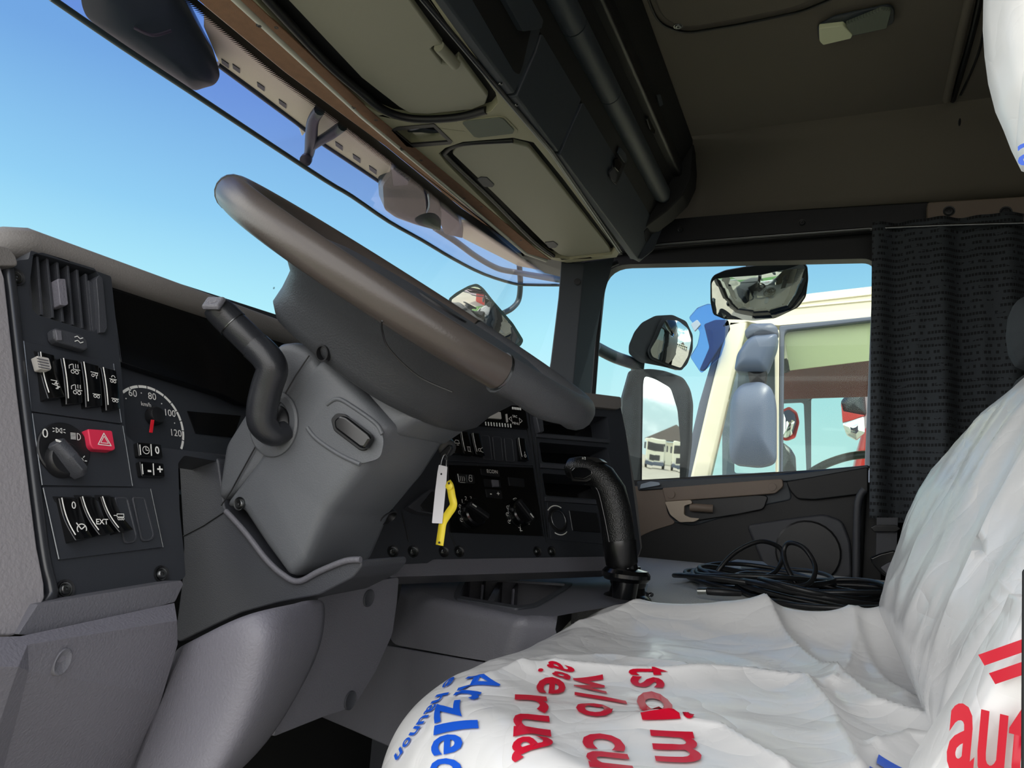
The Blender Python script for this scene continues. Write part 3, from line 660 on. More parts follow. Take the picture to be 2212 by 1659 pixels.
p3 = panel([(93, 1052), (325, 1054), (352, 1182), (128, 1209)]); edge_line(p3, [(93, 1054), (127, 1208)], D1); edge_line(p3, [(325, 1056), (352, 1182)], D1)
def rocker(q, pl, parent, ht, hb, m='gloss', line=True, ex=H1, name='rocker_switch', mid=-.002):
    """q = four image corners tl,tr,br,bl; ht/hb = how far the top / bottom stands out"""
    tl, tr, br, bl = [pl.hit(p[0], p[1]) for p in q]; n = pl.n; V = []; Fc = []; S = 8
    for i in range(S+1):
        t = i/S; h = ht*(1-t)+hb*t + mid*math.sin(math.pi*t)
        a, b = tl.lerp(bl, t), tr.lerp(br, t)
        V += [a-n*.001, a+n*(h-.0008), a.lerp(b, .08)+n*h, a.lerp(b, .92)+n*h, b+n*(h-.0008), b-n*.001]
    for i in range(S):
        for j in range(5): Fc.append((i*6+j, i*6+j+1, (i+1)*6+j+1, (i+1)*6+j))
    Fc.append(tuple(range(6))); Fc.append(tuple(S*6+j for j in range(6)))
    o = mk(name, V, Fc, m, parent, bevel=.0006, ang=38)
    if line:
        pts = []
        for i in range(S+1):
            t = i/S; h = ht*(1-t)+hb*t + mid*math.sin(math.pi*t); pts.append(tl.lerp(bl, t).lerp(tr.lerp(br, t), .13)+n*(h+.0003))
        tube('edge_line', pts[:-1], .00045, 'white', o, sm=0, seg=5)
    def at(u, v):
        h = ht*(1-v)+hb*v + mid*math.sin(math.pi*v); return tl.lerp(bl, v).lerp(tr.lerp(br, v), u)+n*(h+.0006)
    return o, at
axle = [circ(10, .28, cx=-.35, cy=-.35), circ(10, .28, cx=.35, cy=-.35)]
bar = [[(-.8, .1), (.8, .1)]]
cabi = [[(-.9, .1), (-.9, .6), (-.4, .9), (-.2, .9), (-.2, .1)]]
def ico(at, u, v, segs, parent, s=.0045, w_=.0006, m='white'): return strokes('icon', segs, at(u, v), H1, U1, D1.n, s, w_, m, parent)
o, at = rocker([(72, 764), (108, 772), (121, 866), (83, 870)], D1, p1, .006, .012)
slab('grey_key', [(80, 768), (106, 773), (112, 795), (109, 800), (88, 797)], D1.off(.013), .008, 'silver', o, .001, 3, label='light grey ribbed key')
for k in range(4): tube('key_rib', [D1.hit(80+k*1.2, 774+k*6, .0135), D1.hit(104+k*1.2, 779+k*6, .0135)], .0005, 'greyd', o, sm=0, seg=5)
ico(at, .62, .72, [[(-.9, .9), (.3, .9), (-.2, .3), (.5, .4)], [(-.7, .2), (.8, -.2), (0, -.6), (.9, -.9)], [(.1, .9), (.5, -.9)]], o)
o, at = rocker([(116, 780), (155, 786), (166, 876), (129, 880)], D1, p1, .009, .008, mid=.001)
for v in (.25, .72): ico(at, .62, v, cabi+axle+[[(-.2, .1), (.9, .1)], [(.2, .4), (.2, 1)], [(.6, .4), (.6, 1)]], o, .0055)
o, at = rocker([(160, 787), (199, 797), (209, 882), (172, 886)], D1, p1, .009, .008, mid=.001)
ico(at, .6, .25, [[(-.8, .3), (.8, .3)], circ(10, .28, cx=-.35, cy=-.35), circ(10, .28, cx=.4, cy=-.05), [(.4, -.5), (.4, -.9)]], o); ico(at, .6, .74, bar+axle, o)
o, at = rocker([(203, 799), (237, 807), (247, 888), (216, 893)], D1, p1, .009, .008, mid=.001)
ico(at, .6, .28, bar+axle+[circ(8, .4, 0, 180, cx=.1, cy=.5)], o); ico(at, .6, .76, bar+axle, o)
rk = ([(116, 1079), (160, 1081), (176, 1169), (138, 1176)], [(162, 1076), (197, 1078), (224, 1158), (190, 1164)], [(206, 1076), (237, 1077), (265, 1152), (234, 1158)])
for i, q in enumerate(rk):
    o, at = rocker(q, D1, p3, .006, .014, mid=-.003)
    if i == 0:
        txt('icon', '0', at(.62, .18), H1, U1, .0085, 'white', o, n=D1.n); ico(at, .6, .76, [circ(14, .75, -40, 240), [(-.8, .9), (-.1, .0)], [(0, 0), (.5, .4)]], o, .0055, .0009)
    if i == 1: txt('icon', 'EXT', at(.62, .68), H1, U1, .0065, 'white', o, n=D1.n, bold=.0001)
    if i == 2: ico(at, .62, .62, [[(-.5, .2), (.8, .2), (.8, .7), (-.5, .7), (-.5, .2)], [(-1.1, .45), (-.5, .45)], circ(8, .2, cx=-.2, cy=-.1), circ(8, .2, cx=.2, cy=-.1), circ(8, .2, cx=.6, cy=-.1)], o, .0052)
    slab('rocker_shadow_gap', [(q[0][0]-3, q[0][1]-7), (q[1][0]+1, q[1][1]-7), (q[1][0]+6, q[1][1]+10), (q[0][0]+4, q[0][1]+6)], D1.off(.0026), .001, 'darker', p3, 0, 3)
for q in ([(248, 1075), (273, 1076), (294, 1160), (289, 1170), (270, 1173)], [(286, 1075), (311, 1076), (331, 1156), (325, 1166), (307, 1168)]):
    bl = slab('blank_cover', q, D1.off(.0036), .002, 'bezel', p3, .0005, 4)
    q2_ = [(a+(1 if a > 260 else 0), b) for a, b in q]
    tube('blank_rim', [D1.hit(p[0], p[1], .0030) for p in fillet(q, 6)], .0012, 'dark', bl, cyc=True, sm=0, seg=6)
for q in ([(116, 780)], [(160, 787)], [(203, 799)], [(74, 764)]):
    a, b = q[0]; slab('rocker_shadow_gap', [(a-2, b-6), (a+30, b+1), (a+36, b+12), (a+2, b+6)], D1.off(.0026), .001, 'darker', p1, 0, 3)
# light knob
kc = D1.hit(137, 972, .0025)
lk = lathe('light_knob', kc, D1.n, [(.0235, 0), (.0235, .0012), (.0225, .002), (.001, .002)], 'darker', p2, 32)
th = R2(-55)
gd = H1*math.cos(th)+U1*math.sin(th); gs = D1.n.cross(gd)
kc2 = D1.hit(131, 995, .003)
lathe('knob_base', kc2, D1.n, [(.0150, 0), (.0146, .006), (.013, .008), (.001, .008)], 'darker', lk, 28)
rgs = []
for t, wd, h in ((-.017, .004, .008), (-.015, .0075, .013), (0, .0070, .017), (.013, .0062, .018), (.0185, .004, .014)):
    cc = kc2+gd*t; rgs.append([cc-gs*wd+D1.n*.005, cc-gs*wd*.85+D1.n*h*.8, cc-gs*wd*.45+D1.n*h, cc+gs*wd*.45+D1.n*h, cc+gs*wd*.85+D1.n*h*.8, cc+gs*wd+D1.n*.005])
loft('knob_grip', rgs, 'dark', lk, ang=50, bevel=.001)
slab('knob_mark', [(121, 948), (138, 955), (140, 960), (123, 953)], D1.off(.016), .001, 'white', lk, 0, 1)
def icd(px, py, segs, s=.005, w_=.0006, parent=None, pl=D1, ex=H1, ey=U1, off=.005, m='white'): return strokes('icon', segs, pl.hit(px, py, off), ex, ey, pl.n, s, w_, m, parent)
txt('icon', '0', D1.hit(97, 937, .005), H1, U1, .011, 'white', lk, n=D1.n)
icd(127, 930, [circ(6, .4, -90, 90, cx=-.5), [(-.5, .4), (-.5, -.4)], circ(6, .4, 90, 270, cx=.5), [(.5, .4), (.5, -.4)], [(-1.1, .3), (-.8, .2)], [(-1.1, -.3), (-.8, -.2)], [(1.1, .3), (.8, .2)], [(1.1, -.3), (.8, -.2)]], parent=lk)
icd(163, 943, [circ(8, .6, -90, 90, cx=.3), [(.3, .6), (.3, -.6)]]+[[(-.9, a), (0, a+.05)] for a in (-.5, -.25, 0, .25, .5)], parent=lk)
icd(173, 995, [circ(12, .45)]+[[(math.cos(a)*.7, math.sin(a)*.7), (math.cos(a), math.sin(a))] for a in [k*math.pi/4 for k in range(8)]], .006, .0008, parent=lk)
# hazard
hz = slab('hazard_switch', [(190, 926), (243, 930), (250, 970), (244, 973), (202, 970), (196, 962)], D1.off(.010), .010, 'red', p2, .002, 4, seg=3, label='red hazard switch with white triangle')
for s_, w_ in ((.0085, .0008), (.005, .0006)): strokes('triangle_mark', [[(-1, -.7), (1, -.7), (0, 1), (-1, -.7)]], D1.hit(225, 951, .0104), H1, U1, D1.n, s_*.75, w_, 'white', hz)
# two small twin keys
for q, t in (([(297, 955), (349, 960), (353, 989), (301, 986)], 'c'), ([(302, 996), (354, 1001), (357, 1031), (307, 1029)], 'm')):
    b = slab('twin_key', q, D1.off(.006), .006, 'gloss', bz, .0015, 3, seg=3)
    x0 = sum(p[0] for p in q)/4; y0 = sum(p[1] for p in q)/4
    tube('key_line', [D1.hit(x0+1, y0-13, .0064), D1.hit(x0+2.5, y0+12, .0064)], .0004, 'white', b, sm=0, seg=4)
    tube('key_line', [D1.hit(x0-23, y0-12, .0064), D1.hit(x0-21, y0+10, .0064)], .0004, 'white', b, sm=0, seg=4)
    if t == 'c': icd(x0-10, y0, [circ(14, .8), [(0, .6), (0, 0), (.5, 0)]], .0045, .0006, b, off=.0065); txt('icon', '0', D1.hit(x0+14, y0+1, .0065), H1, U1, .010, 'white', b, n=D1.n, bold=.0002)
    else: txt('icon', '-', D1.hit(x0-8, y0+1, .0065), H1, U1, .014, 'white', b, n=D1.n, bold=.0003); txt('icon', '+', D1.hit(x0+15, y0+1, .0065), H1, U1, .012, 'white', b, n=D1.n, bold=.0003)
# instrument cluster, sunk behind the bezel
DC = D1.off(-.030)
cl = slab('gauge_cluster', [(225, 560), (660, 700), (660, 1010), (255, 985)], DC, .01, 'bezel', da, 0)
rbox('cluster_hood', (-.735, .70, .176), (1, 0, 0), (0, 1, 0), (0, 0, 1), (.145, .46, .008), 'void', da, .001)
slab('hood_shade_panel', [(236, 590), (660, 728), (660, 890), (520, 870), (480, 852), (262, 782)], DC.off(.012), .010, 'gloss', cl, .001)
dg = slab('display', [(405, 888), (520, 898), (505, 945), (423, 936)], DC.off(.0012), .001, 'gloss', cl, 0)
cen = DC.hit(329, 901, .001)
sg = lathe('speedometer', D1.n*DC.a.dot(D1.n)+U1*.2406+H1*.5377, D1.n, [(.046, .0), (.046, .0006), (.001, .0006)], 'bezel', cl, 40)
cena = D1.n*DC.a.dot(D1.n)+U1*.2406+H1*.5377
def pol(a, r): return cena+H1*math.cos(R2(a))*r+U1*math.sin(R2(a))*r+D1.n*.0008
RG = .0440
for k in range(13):
    a0 = 160-k*14.5; a1 = a0-13.2
    V = []; Fc = []
    for j in range(5):
        a = a0+(a1-a0)*j/4; V += [pol(a, RG-.0028), pol(a, RG)]
    for j in range(4): Fc.append((2*j, 2*j+1, 2*j+3, 2*j+2))
    mk('scale_segment', V, Fc, 'white', sg, smooth=False)
for s_, px, py in (('60', 286, 850), ('80', 328, 857), ('100', 366, 893), ('120', 379, 936), ('km/h', 315, 874)):
    txt('numeral', s_, DC.hit(px, py, .0022), H1, U1, .0062 if s_ == 'km/h' else .0105, 'white', sg, n=D1.n)
for px, py in ((272, 861), (305, 849), (349, 872), (377, 914)): lathe('scale_dot', DC.hit(px, py, .002), D1.n, [(.0007, 0), (.0007, .0002), (.0001, .0002)], 'white', sg, 8)
lathe('needle_hub', cen, D1.n, [(.0098, .001), (.0098, .006), (.008, .009), (.003, .010), (.001, .010)], 'darker', sg, 24)
slab('needle', [(327, 906), (334, 907), (330, 935), (323, 934)], DC.off(.011), .001, 'redp', sg, .0003)
# bezel screws, bead, skirt
for px, py in ((34, 598), (141, 1273), (349, 1240)):
    c = D1.hit(px, py, .001); lathe('screw_well', c, D1.n, [(.0078, -.002), (.0078, .0008), (.0062, .0002), (.0055, -.001)], 'darker', bz, 18); screw(c, D1.n, .0042, bz)
tube('edge_bead', [(10, 568, D1), (19, 600, D1), (48, 850, D1), (90, 1180, D1), (107, 1262, D1), (108, 1290, D1), (84, 1325, D1), (60, 1372, D1)], .0050, 'bead', da, sm=6, seg=14)
# grey side moulding by the door
DS = D1.off(.012)
slab('side_moulding', [(-140, 566), (0, 572), (10, 600), (38, 850), (80, 1180), (96, 1262), (97, 1292), (76, 1328), (32, 1372), (-140, 1372)], D1.off(.010), .08, 'lilac', da, .014, 6, seg=5)
# skirt under the switch panels
sx = Pl((.98, 0, .1), (-.532, .45, -.11))
slab('lower_skirt', [(82, 1305), (392, 1254), (396, 1262), (378, 1300), (300, 1322), (70, 1372), (40, 1370)], sx, .05, 'greyd', da, .005, 3, seg=3)

# ---- centre stack
d3o = slab('stack_face', [(700, 870), (1262, 866), (1340, 876), (1352, 935), (1384, 1185), (1376, 1206), (1310, 1208), (690, 1222)], D3, .05, 'bezel', da, .004, 5,
     holes=[fillet([(1158, 897), (1312, 900), (1318, 948), (1165, 935)], 5), fillet([(1164, 955), (1312, 967), (1320, 1010), (1171, 998)], 5), fillet([(1171, 1022), (1322, 1034), (1330, 1082), (1179, 1070)], 5)])
slab('pocket_back', [(1150, 885), (1330, 890), (1340, 1090), (1170, 1080)], D3.off(-.045), .004, 'gloss', d3o, 0)
def lip(pts, h=.004, m='dark', th=.01): return slab('pocket_lip', pts, D3.off(h), th, m, d3o, .001, 2)
lip([(1160, 936), (1318, 950), (1318, 957), (1160, 944)]); lip([(1168, 1000), (1322, 1012), (1323, 1020), (1169, 1010)]); lip([(1178, 1072), (1330, 1084), (1331, 1092), (1179, 1082)])
slab('stack_cap', [(1150, 842), (1262, 847), (1342, 857), (1343, 880), (1335, 884), (1250, 875), (1150, 868)], D3.off(.008), .10, 'pad', da, .006, 4, seg=4)
patch('stack_edge', [(1334, 884, D3), (1344, 885, D3), (1355, 938, D3.off(-.006)), (1378, 1075, D3.off(-.006)), (1389, 1185, D3.off(-.006)), (1382, 1208, D3), (1370, 1150, D3), (1349, 1010, D3)],
      [(0, 1, 2, 7), (7, 2, 3, 6), (6, 3, 4, 5)], 'pad', da, .03, .006, ang=5)
for a, b in (((1131, 880), (1174, 1160)), ((1141, 886), (1180, 1172)), ((1151, 893), (1183, 1160)), ((972, 1150), (983, 1180)), ((1031, 1004), (1052, 1080)), ((1082, 1010), (1094, 1090)), ((867, 1105), (883, 1170))):
    tube('trim_line', [D3.hit(*a, .001), D3.hit(*b, .001)], .0007, 'steel', d3o, sm=0, seg=5)
# radio
ra = slab('radio', [(985, 862), (1134, 874), (1142, 926), (990, 914)], D3.off(.006), .02, 'gloss', da, .0015, 2)
rp = D3.off(.0066)
slab('display_key', [(1055, 888), (1082, 890), (1084, 905), (1056, 903)], rp.off(.002), .004, 'silver', ra, .0006, 1)
slab('display_key', [(1093, 894), (1096, 894), (1098, 912), (1095, 912)], rp.off(.001), .002, 'silver', ra, .0002)
for k in range(10): slab('preset_mark', [(1048+k*6, 911+k*.5), (1050+k*6, 911+k*.5), (1051+k*6, 919+k*.5), (1049+k*6, 919+k*.5)], rp, .0004, 'white', ra, 0)
for k in range(6): slab('top_mark', [(1106+k*3.4, 879+k*.4), (1108.4+k*3.4, 879+k*.4), (1108.6+k*3.4, 884+k*.4), (1106.4+k*3.4, 884+k*.4)], rp, .0004, 'white', ra, 0)
def i3(px, py, segs, s, parent, w_=.0007, off=.0075): return strokes('icon', segs, D3.hit(px, py, off), H3, U3, D3.n, s, w_, 'white', parent)
i3(1102, 905, [[(.6, .9), (-.6, 0), (.6, -.9), (.6, .9)]], .005, ra); i3(1125, 909, [[(-.6, .9), (.6, 0), (-.6, -.9), (-.6, .9)]], .005, ra)
for px, py, s_ in ((1112, 900, 'SRC'), (1114, 915, 'MENU')): txt('icon', s_, D3.hit(px, py, .0078), H3, U3, .006, 'white', ra, n=D3.n)
# row of rockers
rw = slab('rocker_panel', [(960, 922), (1140, 938), (1152, 1006), (962, 995)], D3.off(.003), .003, 'bezel', d3o, .001, 3)
D3r = D3.off(.004)
Q = ([(968, 931), (987, 932), (995, 983), (975, 983)], [(991, 934), (1009, 935), (1017, 986), (996, 984)], [(1016, 937), (1033, 938), (1041, 988), (1022, 985)], [(1115, 947), (1131, 949), (1136, 998), (1119, 996)])
ic = ([[(-.5, .8), (.1, .8)]], [[(-.5, .6), (.5, .6)], [(-.3, .4), (-.3, -.6), (.4, -.6), (.4, .4)], [(.4, -.6), (1, -1)]], [circ(8, .4, cx=-.3), [(0, .3), (.8, .7)], [(0, -.3), (.9, -.6)]], [circ(8, .35, cx=0, cy=-.3), [(0, .1), (0, .9)]])
for i, q in enumerate(Q):
    o, at = rocker(q, D3r, rw, .004, .009, line=(i > 0), mid=-.001)
    s_ = strokes('icon', ic[i], at(.55, .78), H3, U3, D3.n, .006, .0009, 'white', o)
    if i == 0:
        txt('icon', '0', at(.5, .18), H3, U3, .010, 'white', o, n=D3.n)
        strokes('icon', [[(-1, -.5), (1, -.5), (.7, .5), (-.4, .5), (-1, -.5)]], at(.5, .5), H3, U3, D3.n, .005, .0008, 'white', o)
for q in ([(1039, 940), (1057, 942), (1063, 993), (1045, 991)], [(1064, 943), (1082, 945), (1087, 995), (1069, 994)], [(1089, 946), (1106, 948), (1111, 997), (1094, 996)]):
    b = slab('blank_cover', q, D3r.off(.001), .002, 'bezel', rw, .0004, 3); tube('blank_rim', [D3r.hit(p[0], p[1], .0008) for p in fillet(q, 4)], .0008, 'dark', b, cyc=True, sm=0, seg=5)
# climate panel
cp = slab('climate_panel', [(968, 1004), (1152, 1010), (1172, 1158), (972, 1150)], D3.off(.002), .003, 'gloss', d3o, .0006, 2)
b = slab('heat_keys', [(988, 1022), (1024, 1026), (1027, 1044), (991, 1042)], D3.off(.004), .003, 'darker', cp, .0006, 2)
tube('key_line', [D3.hit(989, 1024, .0045), D3.hit(992, 1041, .0045)], .0006, 'white', b, sm=0, seg=4); tube('key_line', [D3.hit(1007, 1026, .0045), D3.hit(1009, 1042, .0045)], .0004, 'steel', b, sm=0, seg=4)
i3(998, 1034, [[(a, -.6), (a+.2, 0), (a, .6)] for a in (-.6, 0, .6)]+[[(-.8, -1), (.8, -1)]], .006, b, off=.005); i3(1016, 1034, [circ(8, .6, cx=0, cy=-.3), [(-.5, .2), (-.2, 1), (.6, 1), (.6, .1)]], .0055, b, off=.005)
slab('upper_key', [(1038, 1012), (1078, 1016), (1080, 1030), (1041, 1026)], D3.off(.004), .003, 'darker', cp, .0006, 2); txt('icon', 'ECON', D3.hit(1063, 1019, .0048), H3, U3, .008, 'white', cp, n=D3.n)
slab('screen', [(1044, 1034), (1080, 1037), (1083, 1053), (1047, 1051)], D3.off(.003), .001, 'darker', cp, 0); slab('slider_key', [(1063, 1036), (1077, 1037), (1079, 1051), (1066, 1051)], D3.off(.006), .004, 'greyd', cp, .0006, 1)
b = slab('plus_minus_keys', [(1049, 1056), (1083, 1059), (1086, 1077), (1052, 1074)], D3.off(.004), .003, 'darker', cp, .0006, 2); txt('icon', '-', D3.hit(1060, 1066, .0048), H3, U3, .012, 'white', b, n=D3.n, bold=.0003); txt('icon', '+', D3.hit(1076, 1067, .0048), H3, U3, .010, 'white', b, n=D3.n, bold=.0003)
slab('blank_keys', [(1098, 1030), (1132, 1034), (1134, 1052), (1101, 1049)], D3.off(.004), .003, 'darker', cp, .0006, 2)
for kx, ky, ang in ((1021, 1109, 150), (1122, 1108, -50)):
    c = D3.hit(kx, ky, .002)
    kn = lathe('climate_knob', c, D3.n, [(.0225, 0), (.0225, .003), (.0205, .010), (.018, .012), (.001, .012)], 'gloss', cp, 28)
    g = H3*math.cos(R2(ang))+U3*math.sin(R2(ang)); s_ = D3.n.cross(g)
    rbox('knob_grip', c+D3.n*.014, g, s_, D3.n, (.038, .008, .010), 'darker', kn, .002)
    rbox('knob_mark', c+D3.n*.0195+g*.012, g, s_, D3.n, (.008, .0018, .0006), 'white', kn, 0)
    tube('knob_ring', [c+H3*math.cos(R2(a))*.0235+U3*math.sin(R2(a))*.0235+D3.n*.001 for a in range(150, 260, 10)], .0006, 'steel', kn, sm=0, seg=5)
for s_, px, py in (('1', 998, 1083), ('2', 1006, 1077), ('3', 1017, 1077), ('4', 1028, 1083), ('5', 1037, 1093), ('0', 993, 1094)):
    txt('numeral', s_, D3.hit(px, py, .003), H3, U3, .0085, 'white', cp, n=D3.n)
for px, py in ((1044, 1109), (993, 1107), (997, 1123), (1097, 1096), (1096, 1111), (1100, 1127), (1137, 1097), (1142, 1129)): i3(px, py, [circ(6, .6, 20, 300), [(0, 0), (.8, .8)]], .0045, cp, off=.003)
i3(1114, 1081, [[(-.7, -.7), (-1, .4), (0, .8), (1, .4), (.7, -.7)]], .005, cp, off=.003); i3(1124, 1143, [[(-.8, .6), (.2, .2), (-.4, -.4), (.8, -.6)], [(0, .9), (0, -.9)]], .0045, cp, off=.003)
# key fob holder and gaps left of the climate panel, power socket
c = D3.hit(1204, 1124, .0)
so_ = lathe('power_socket', c, D3.n, [(.021, -.001), (.021, .002), (.0165, .003), (.015, .001), (.015, -.02), (.001, -.02)], 'darker', d3o, 28)
tube('socket_ring', [c+H3*math.cos(R2(a))*.0158+U3*math.sin(R2(a))*.0158+D3.n*.003 for a in range(0, 360, 15)], .0010, 'steel', so_, cyc=True, sm=0, seg=6)
for a0, a1 in ((60, 150), (240, 320)): tube('socket_print', [c+H3*math.cos(R2(a))*.0245+U3*math.sin(R2(a))*.0245+D3.n*.0012 for a in range(a0, a1, 10)], .0011, 'white', so_, sm=0, seg=4)
slab('lower_cover', [(1182, 1082), (1332, 1096), (1350, 1180), (1190, 1165)], D3.off(.0015), .003, 'bezel', d3o, .0006, 3)
slab('blank_keys', [(1230, 1102), (1290, 1108), (1298, 1150), (1238, 1146)], D3.off(.004), .003, 'darker', d3o, .0006, 2); tube('key_line', [D3.hit(1230, 1104, .0045), D3.hit(1237, 1146, .0045)], .0005, 'steel', d3o, sm=0, seg=4)
slab('phone_clip', [(1158, 896), (1172, 895), (1176, 932), (1166, 934)], D3.off(.012), .012, 'dark', d3o, .002, 3)
for px in (849, 893, 959, 992, 1161, 1192):
    c = D3.hit(px, 1191, .001); lathe('screw_well', c, D3.n, [(.0085, -.002), (.0085, .0008), (.0065, .0002), (.0055, -.001)], 'darker', d3o, 16); screw(c, D3.n, .0045, d3o)
# fob shape left of the key tags
slab('fob_recess', [(880, 1095), (930, 1056), (945, 1060), (944, 1112), (930, 1110), (900, 1105)], D3.off(.012), .02, 'dark', d3o, .003, 5)
slab('fob_face', [(908, 1092), (934, 1060), (942, 1064), (940, 1108), (912, 1102)], D3.off(.0135), .004, 'darker', d3o, .001, 3)
# grey strip under the stack
st = Pl((.75, -.45, .45), D3.hit(1000, 1214, .004))
slab('stack_trim', [(740, 1228), (866, 1209), (1310, 1202), (1330, 1222), (1325, 1232), (858, 1246), (772, 1262), (730, 1262)], st, .03, 'greyd', da, .004, 3, seg=3)

# passenger half of the dash, hidden behind the stack from the driver's door
rbox('passenger_dash', (-.87, 1.66, -.30), (1, 0, 0), (0, 1, 0), (0, 0, 1), (.46, 1.02, .98), 'dark', da, .03, 4)
# ---- knee panels
XL = lambda x: Pl((1, 0, 0), (x, 0, 0))
kp = patch('knee_panel', [(-120, 1378, XL(-0.522)), (45, 1374, XL(-0.522)), (377, 1302, XL(-0.532)), (383, 1340, XL(-0.514)), (384, 1392, XL(-0.522)), (352, 1500, XL(-0.537)), (300, 1659, XL(-0.562)), (270, 1760, XL(-0.572)), (-20, 1760, XL(-0.562)), (35, 1559, XL(-0.527)), (62, 1450, XL(-0.504)), (60, 1392, XL(-0.507)), (-120, 1760, XL(-0.542)), (-120, 1440, XL(-0.502)), (40, 1440, XL(-0.497)), (0, 1560, XL(-0.517))],
       [(1, 2, 3, 11), (11, 3, 4, 5, 10), (10, 5, 6, 9), (9, 6, 7, 8), (0, 1, 11, 13), (13, 11, 14), (11, 10, 14), (14, 10, 9, 15), (13, 14, 15, 12), (15, 9, 8, 12)], 'grey', da, .02, .010, 4, ang=4)
pk = Pl((1, 0, .1), XL(-.519).hit(135, 1428))
DM_ = Pl((1, 0, .1), XL(-.5055).hit(135, 1428))
lathe('plug_dimple', DM_.hit(135, 1430), DM_.n, [(.0062, -.012), (.0062, .0004), (.0058, .0008), (.0046, .0002), (.003, -.0006), (.0005, -.001)], 'greyd', da, 24, sx=1.55, xd=(0, .45, 1), ang=60)  # raised disc, darker grey painted in for the shade inside a dimple
kb_ = [[(380, 1400, -.545), (420, 1381, -.505), (500, 1338, -.462), (560, 1318, -.442), (612, 1308, -.440), (660, 1298, -.452), (703, 1290, -.470)],
       [(372, 1420, -.545), (414, 1416, -.502), (500, 1385, -.456), (566, 1362, -.428), (612, 1350, -.424), (660, 1340, -.446), (705, 1330, -.472)],
       [(362, 1450, -.545), (404, 1450, -.502), (496, 1445, -.454), (560, 1430, -.428), (606, 1420, -.425), (656, 1412, -.450), (696, 1400, -.478)],
       [(342, 1510, -.548), (384, 1520, -.505), (468, 1530, -.458), (530, 1530, -.434), (572, 1520, -.430), (618, 1508, -.456), (650, 1492, -.484)],
       [(300, 1620, -.552), (340, 1630, -.508), (420, 1645, -.464), (480, 1640, -.444), (512, 1638, -.440), (552, 1626, -.462), (578, 1612, -.490)],
       [(258, 1740, -.555), (292, 1755, -.515), (360, 1770, -.476), (400, 1760, -.460), (430, 1740, -.458), (462, 1716, -.480), (490, 1690, -.504)]]
kv = [(a, b_, XL(c_)) for r_ in kb_ for a, b_, c_ in r_]
patch('knee_bulge', kv, [(i*7+j, i*7+j+1, (i+1)*7+j+1, (i+1)*7+j) for i in range(5) for j in range(6)], 'grey', da, .012, 0, 3, ang=180, sub=2, crease=.9)
CSP = Pl((1, -.22, .12), XL(-.495).hit(850, 1300))
slab('column_side_cover', [(590, 1592), (620, 1500), (660, 1400), (690, 1280), (775, 1262), (862, 1246), (858, 1300), (848, 1370), (812, 1450), (768, 1522), (740, 1536), (700, 1548)], CSP, .04, 'greyd', da, .010, 8, seg=4)
for px, py in ((797, 1292), (757, 1513)): lathe('plug_dimple', CSP.hit(px, py, .0012), CSP.n, [(.0080, -.004), (.0080, .0004), (.0075, .0010), (.0060, .0002), (.001, -.0004)], 'dark', da, 24, sx=1.3, xd=(0, .5, 1), ang=60)  # dimple shade again painted as darker raised discs
# ---- cup holder console beside the engine tunnel
ZT = ZP(-.128)
cc = thing('cup_holder_console', 'grey moulded console with two cup wells between the dash and seat', 'console', (-.42, 1.0, -.14))
cuph = fillet([(992, 1280), (1008, 1246), (1230, 1261), (1156, 1305), (1118, 1310), (992, 1288)], 9)
Tpts = [(866, 1246), (1060, 1228), (1330, 1228), (1400, 1262), (1392, 1300), (1250, 1322), (1180, 1330), (1120, 1330), (930, 1288), (880, 1290)]
A_, B_ = ZP(-.131).hit(930, 1291), ZP(-.131).hit(1128, 1334)
CP = Pl((B_-A_).cross(Vector((0, -.035, -.2))), B_)
if CP.n.y > 0: CP.n = -CP.n
Tpts = [(866, 1238), (1000, 1229), (1075, 1230), (1330, 1238), (1400, 1262), (1392, 1300), (1250, 1322), (1192, 1333), (1128, 1334), (930, 1291), (868, 1266)]
ZT_ = ZP(-.1285); lp_ = [[ZT_.hit(*q_) for q_ in Tpts], [ZT_.hit(*q_) for q_ in cuph]]
V = lp_[0]+lp_[1]; Fc = [tuple(t_) for t_ in geometry.tessellate_polygon([[Vector((v.x, v.y, 0)) for v in l_] for l_ in lp_])]
nv = len(V); V += [CP.hit(838, 1390), CP.hit(1000, 1420), CP.hit(1100, 1436), CP.hit(1180, 1420)-Vector((0, -.05, 0))]
Fc += [(10, 9, nv), (9, 8, nv+2, nv+1, nv), (8, 7, nv+3, nv+2)]
mk('console_shell', V, Fc, 'greyd', cc, bevel=.014, seg=5, ang=25)
slab('console_lower', [(700, 1391), (838, 1394), (1030, 1428), (1160, 1444), (1160, 1760), (900, 1640), (760, 1578), (690, 1548)], CP, .02, 'greyd', cc, .002)
# wells
slab('cup_well', [(950, 1300), (985, 1232), (1262, 1256), (1180, 1322), (1100, 1326)], ZP(-.1345), .045, 'greyd', cc, .001, 6, holes=[fillet([(992, 1280), (1008, 1246), (1230, 1261), (1156, 1305), (1118, 1310), (992, 1288)], 9)])
slab('well_divider', [(1080, 1248), (1090, 1249), (1066, 1302), (1052, 1300)], ZP(-.140), .042, 'greyd', cc, .002, 2)
slab('well_rib', [(1046, 1246), (1052, 1246), (1046, 1262), (1040, 1262)], ZP(-.137), .045, 'grey', cc, .002, 0)
slab('well_rib', [(1118, 1253), (1124, 1253), (1112, 1272), (1106, 1271)], ZP(-.139), .045, 'grey', cc, .002, 0)
slab('cup_rim', [(980, 1282), (1000, 1242), (1240, 1258), (1226, 1270), (1160, 1308), (1118, 1314), (984, 1292)], ZT.off(.002), .004, 'dark', cc, .001, 8, holes=[fillet([(994, 1280), (1008, 1247), (1226, 1261), (1154, 1303), (1118, 1308), (994, 1287)], 7)])
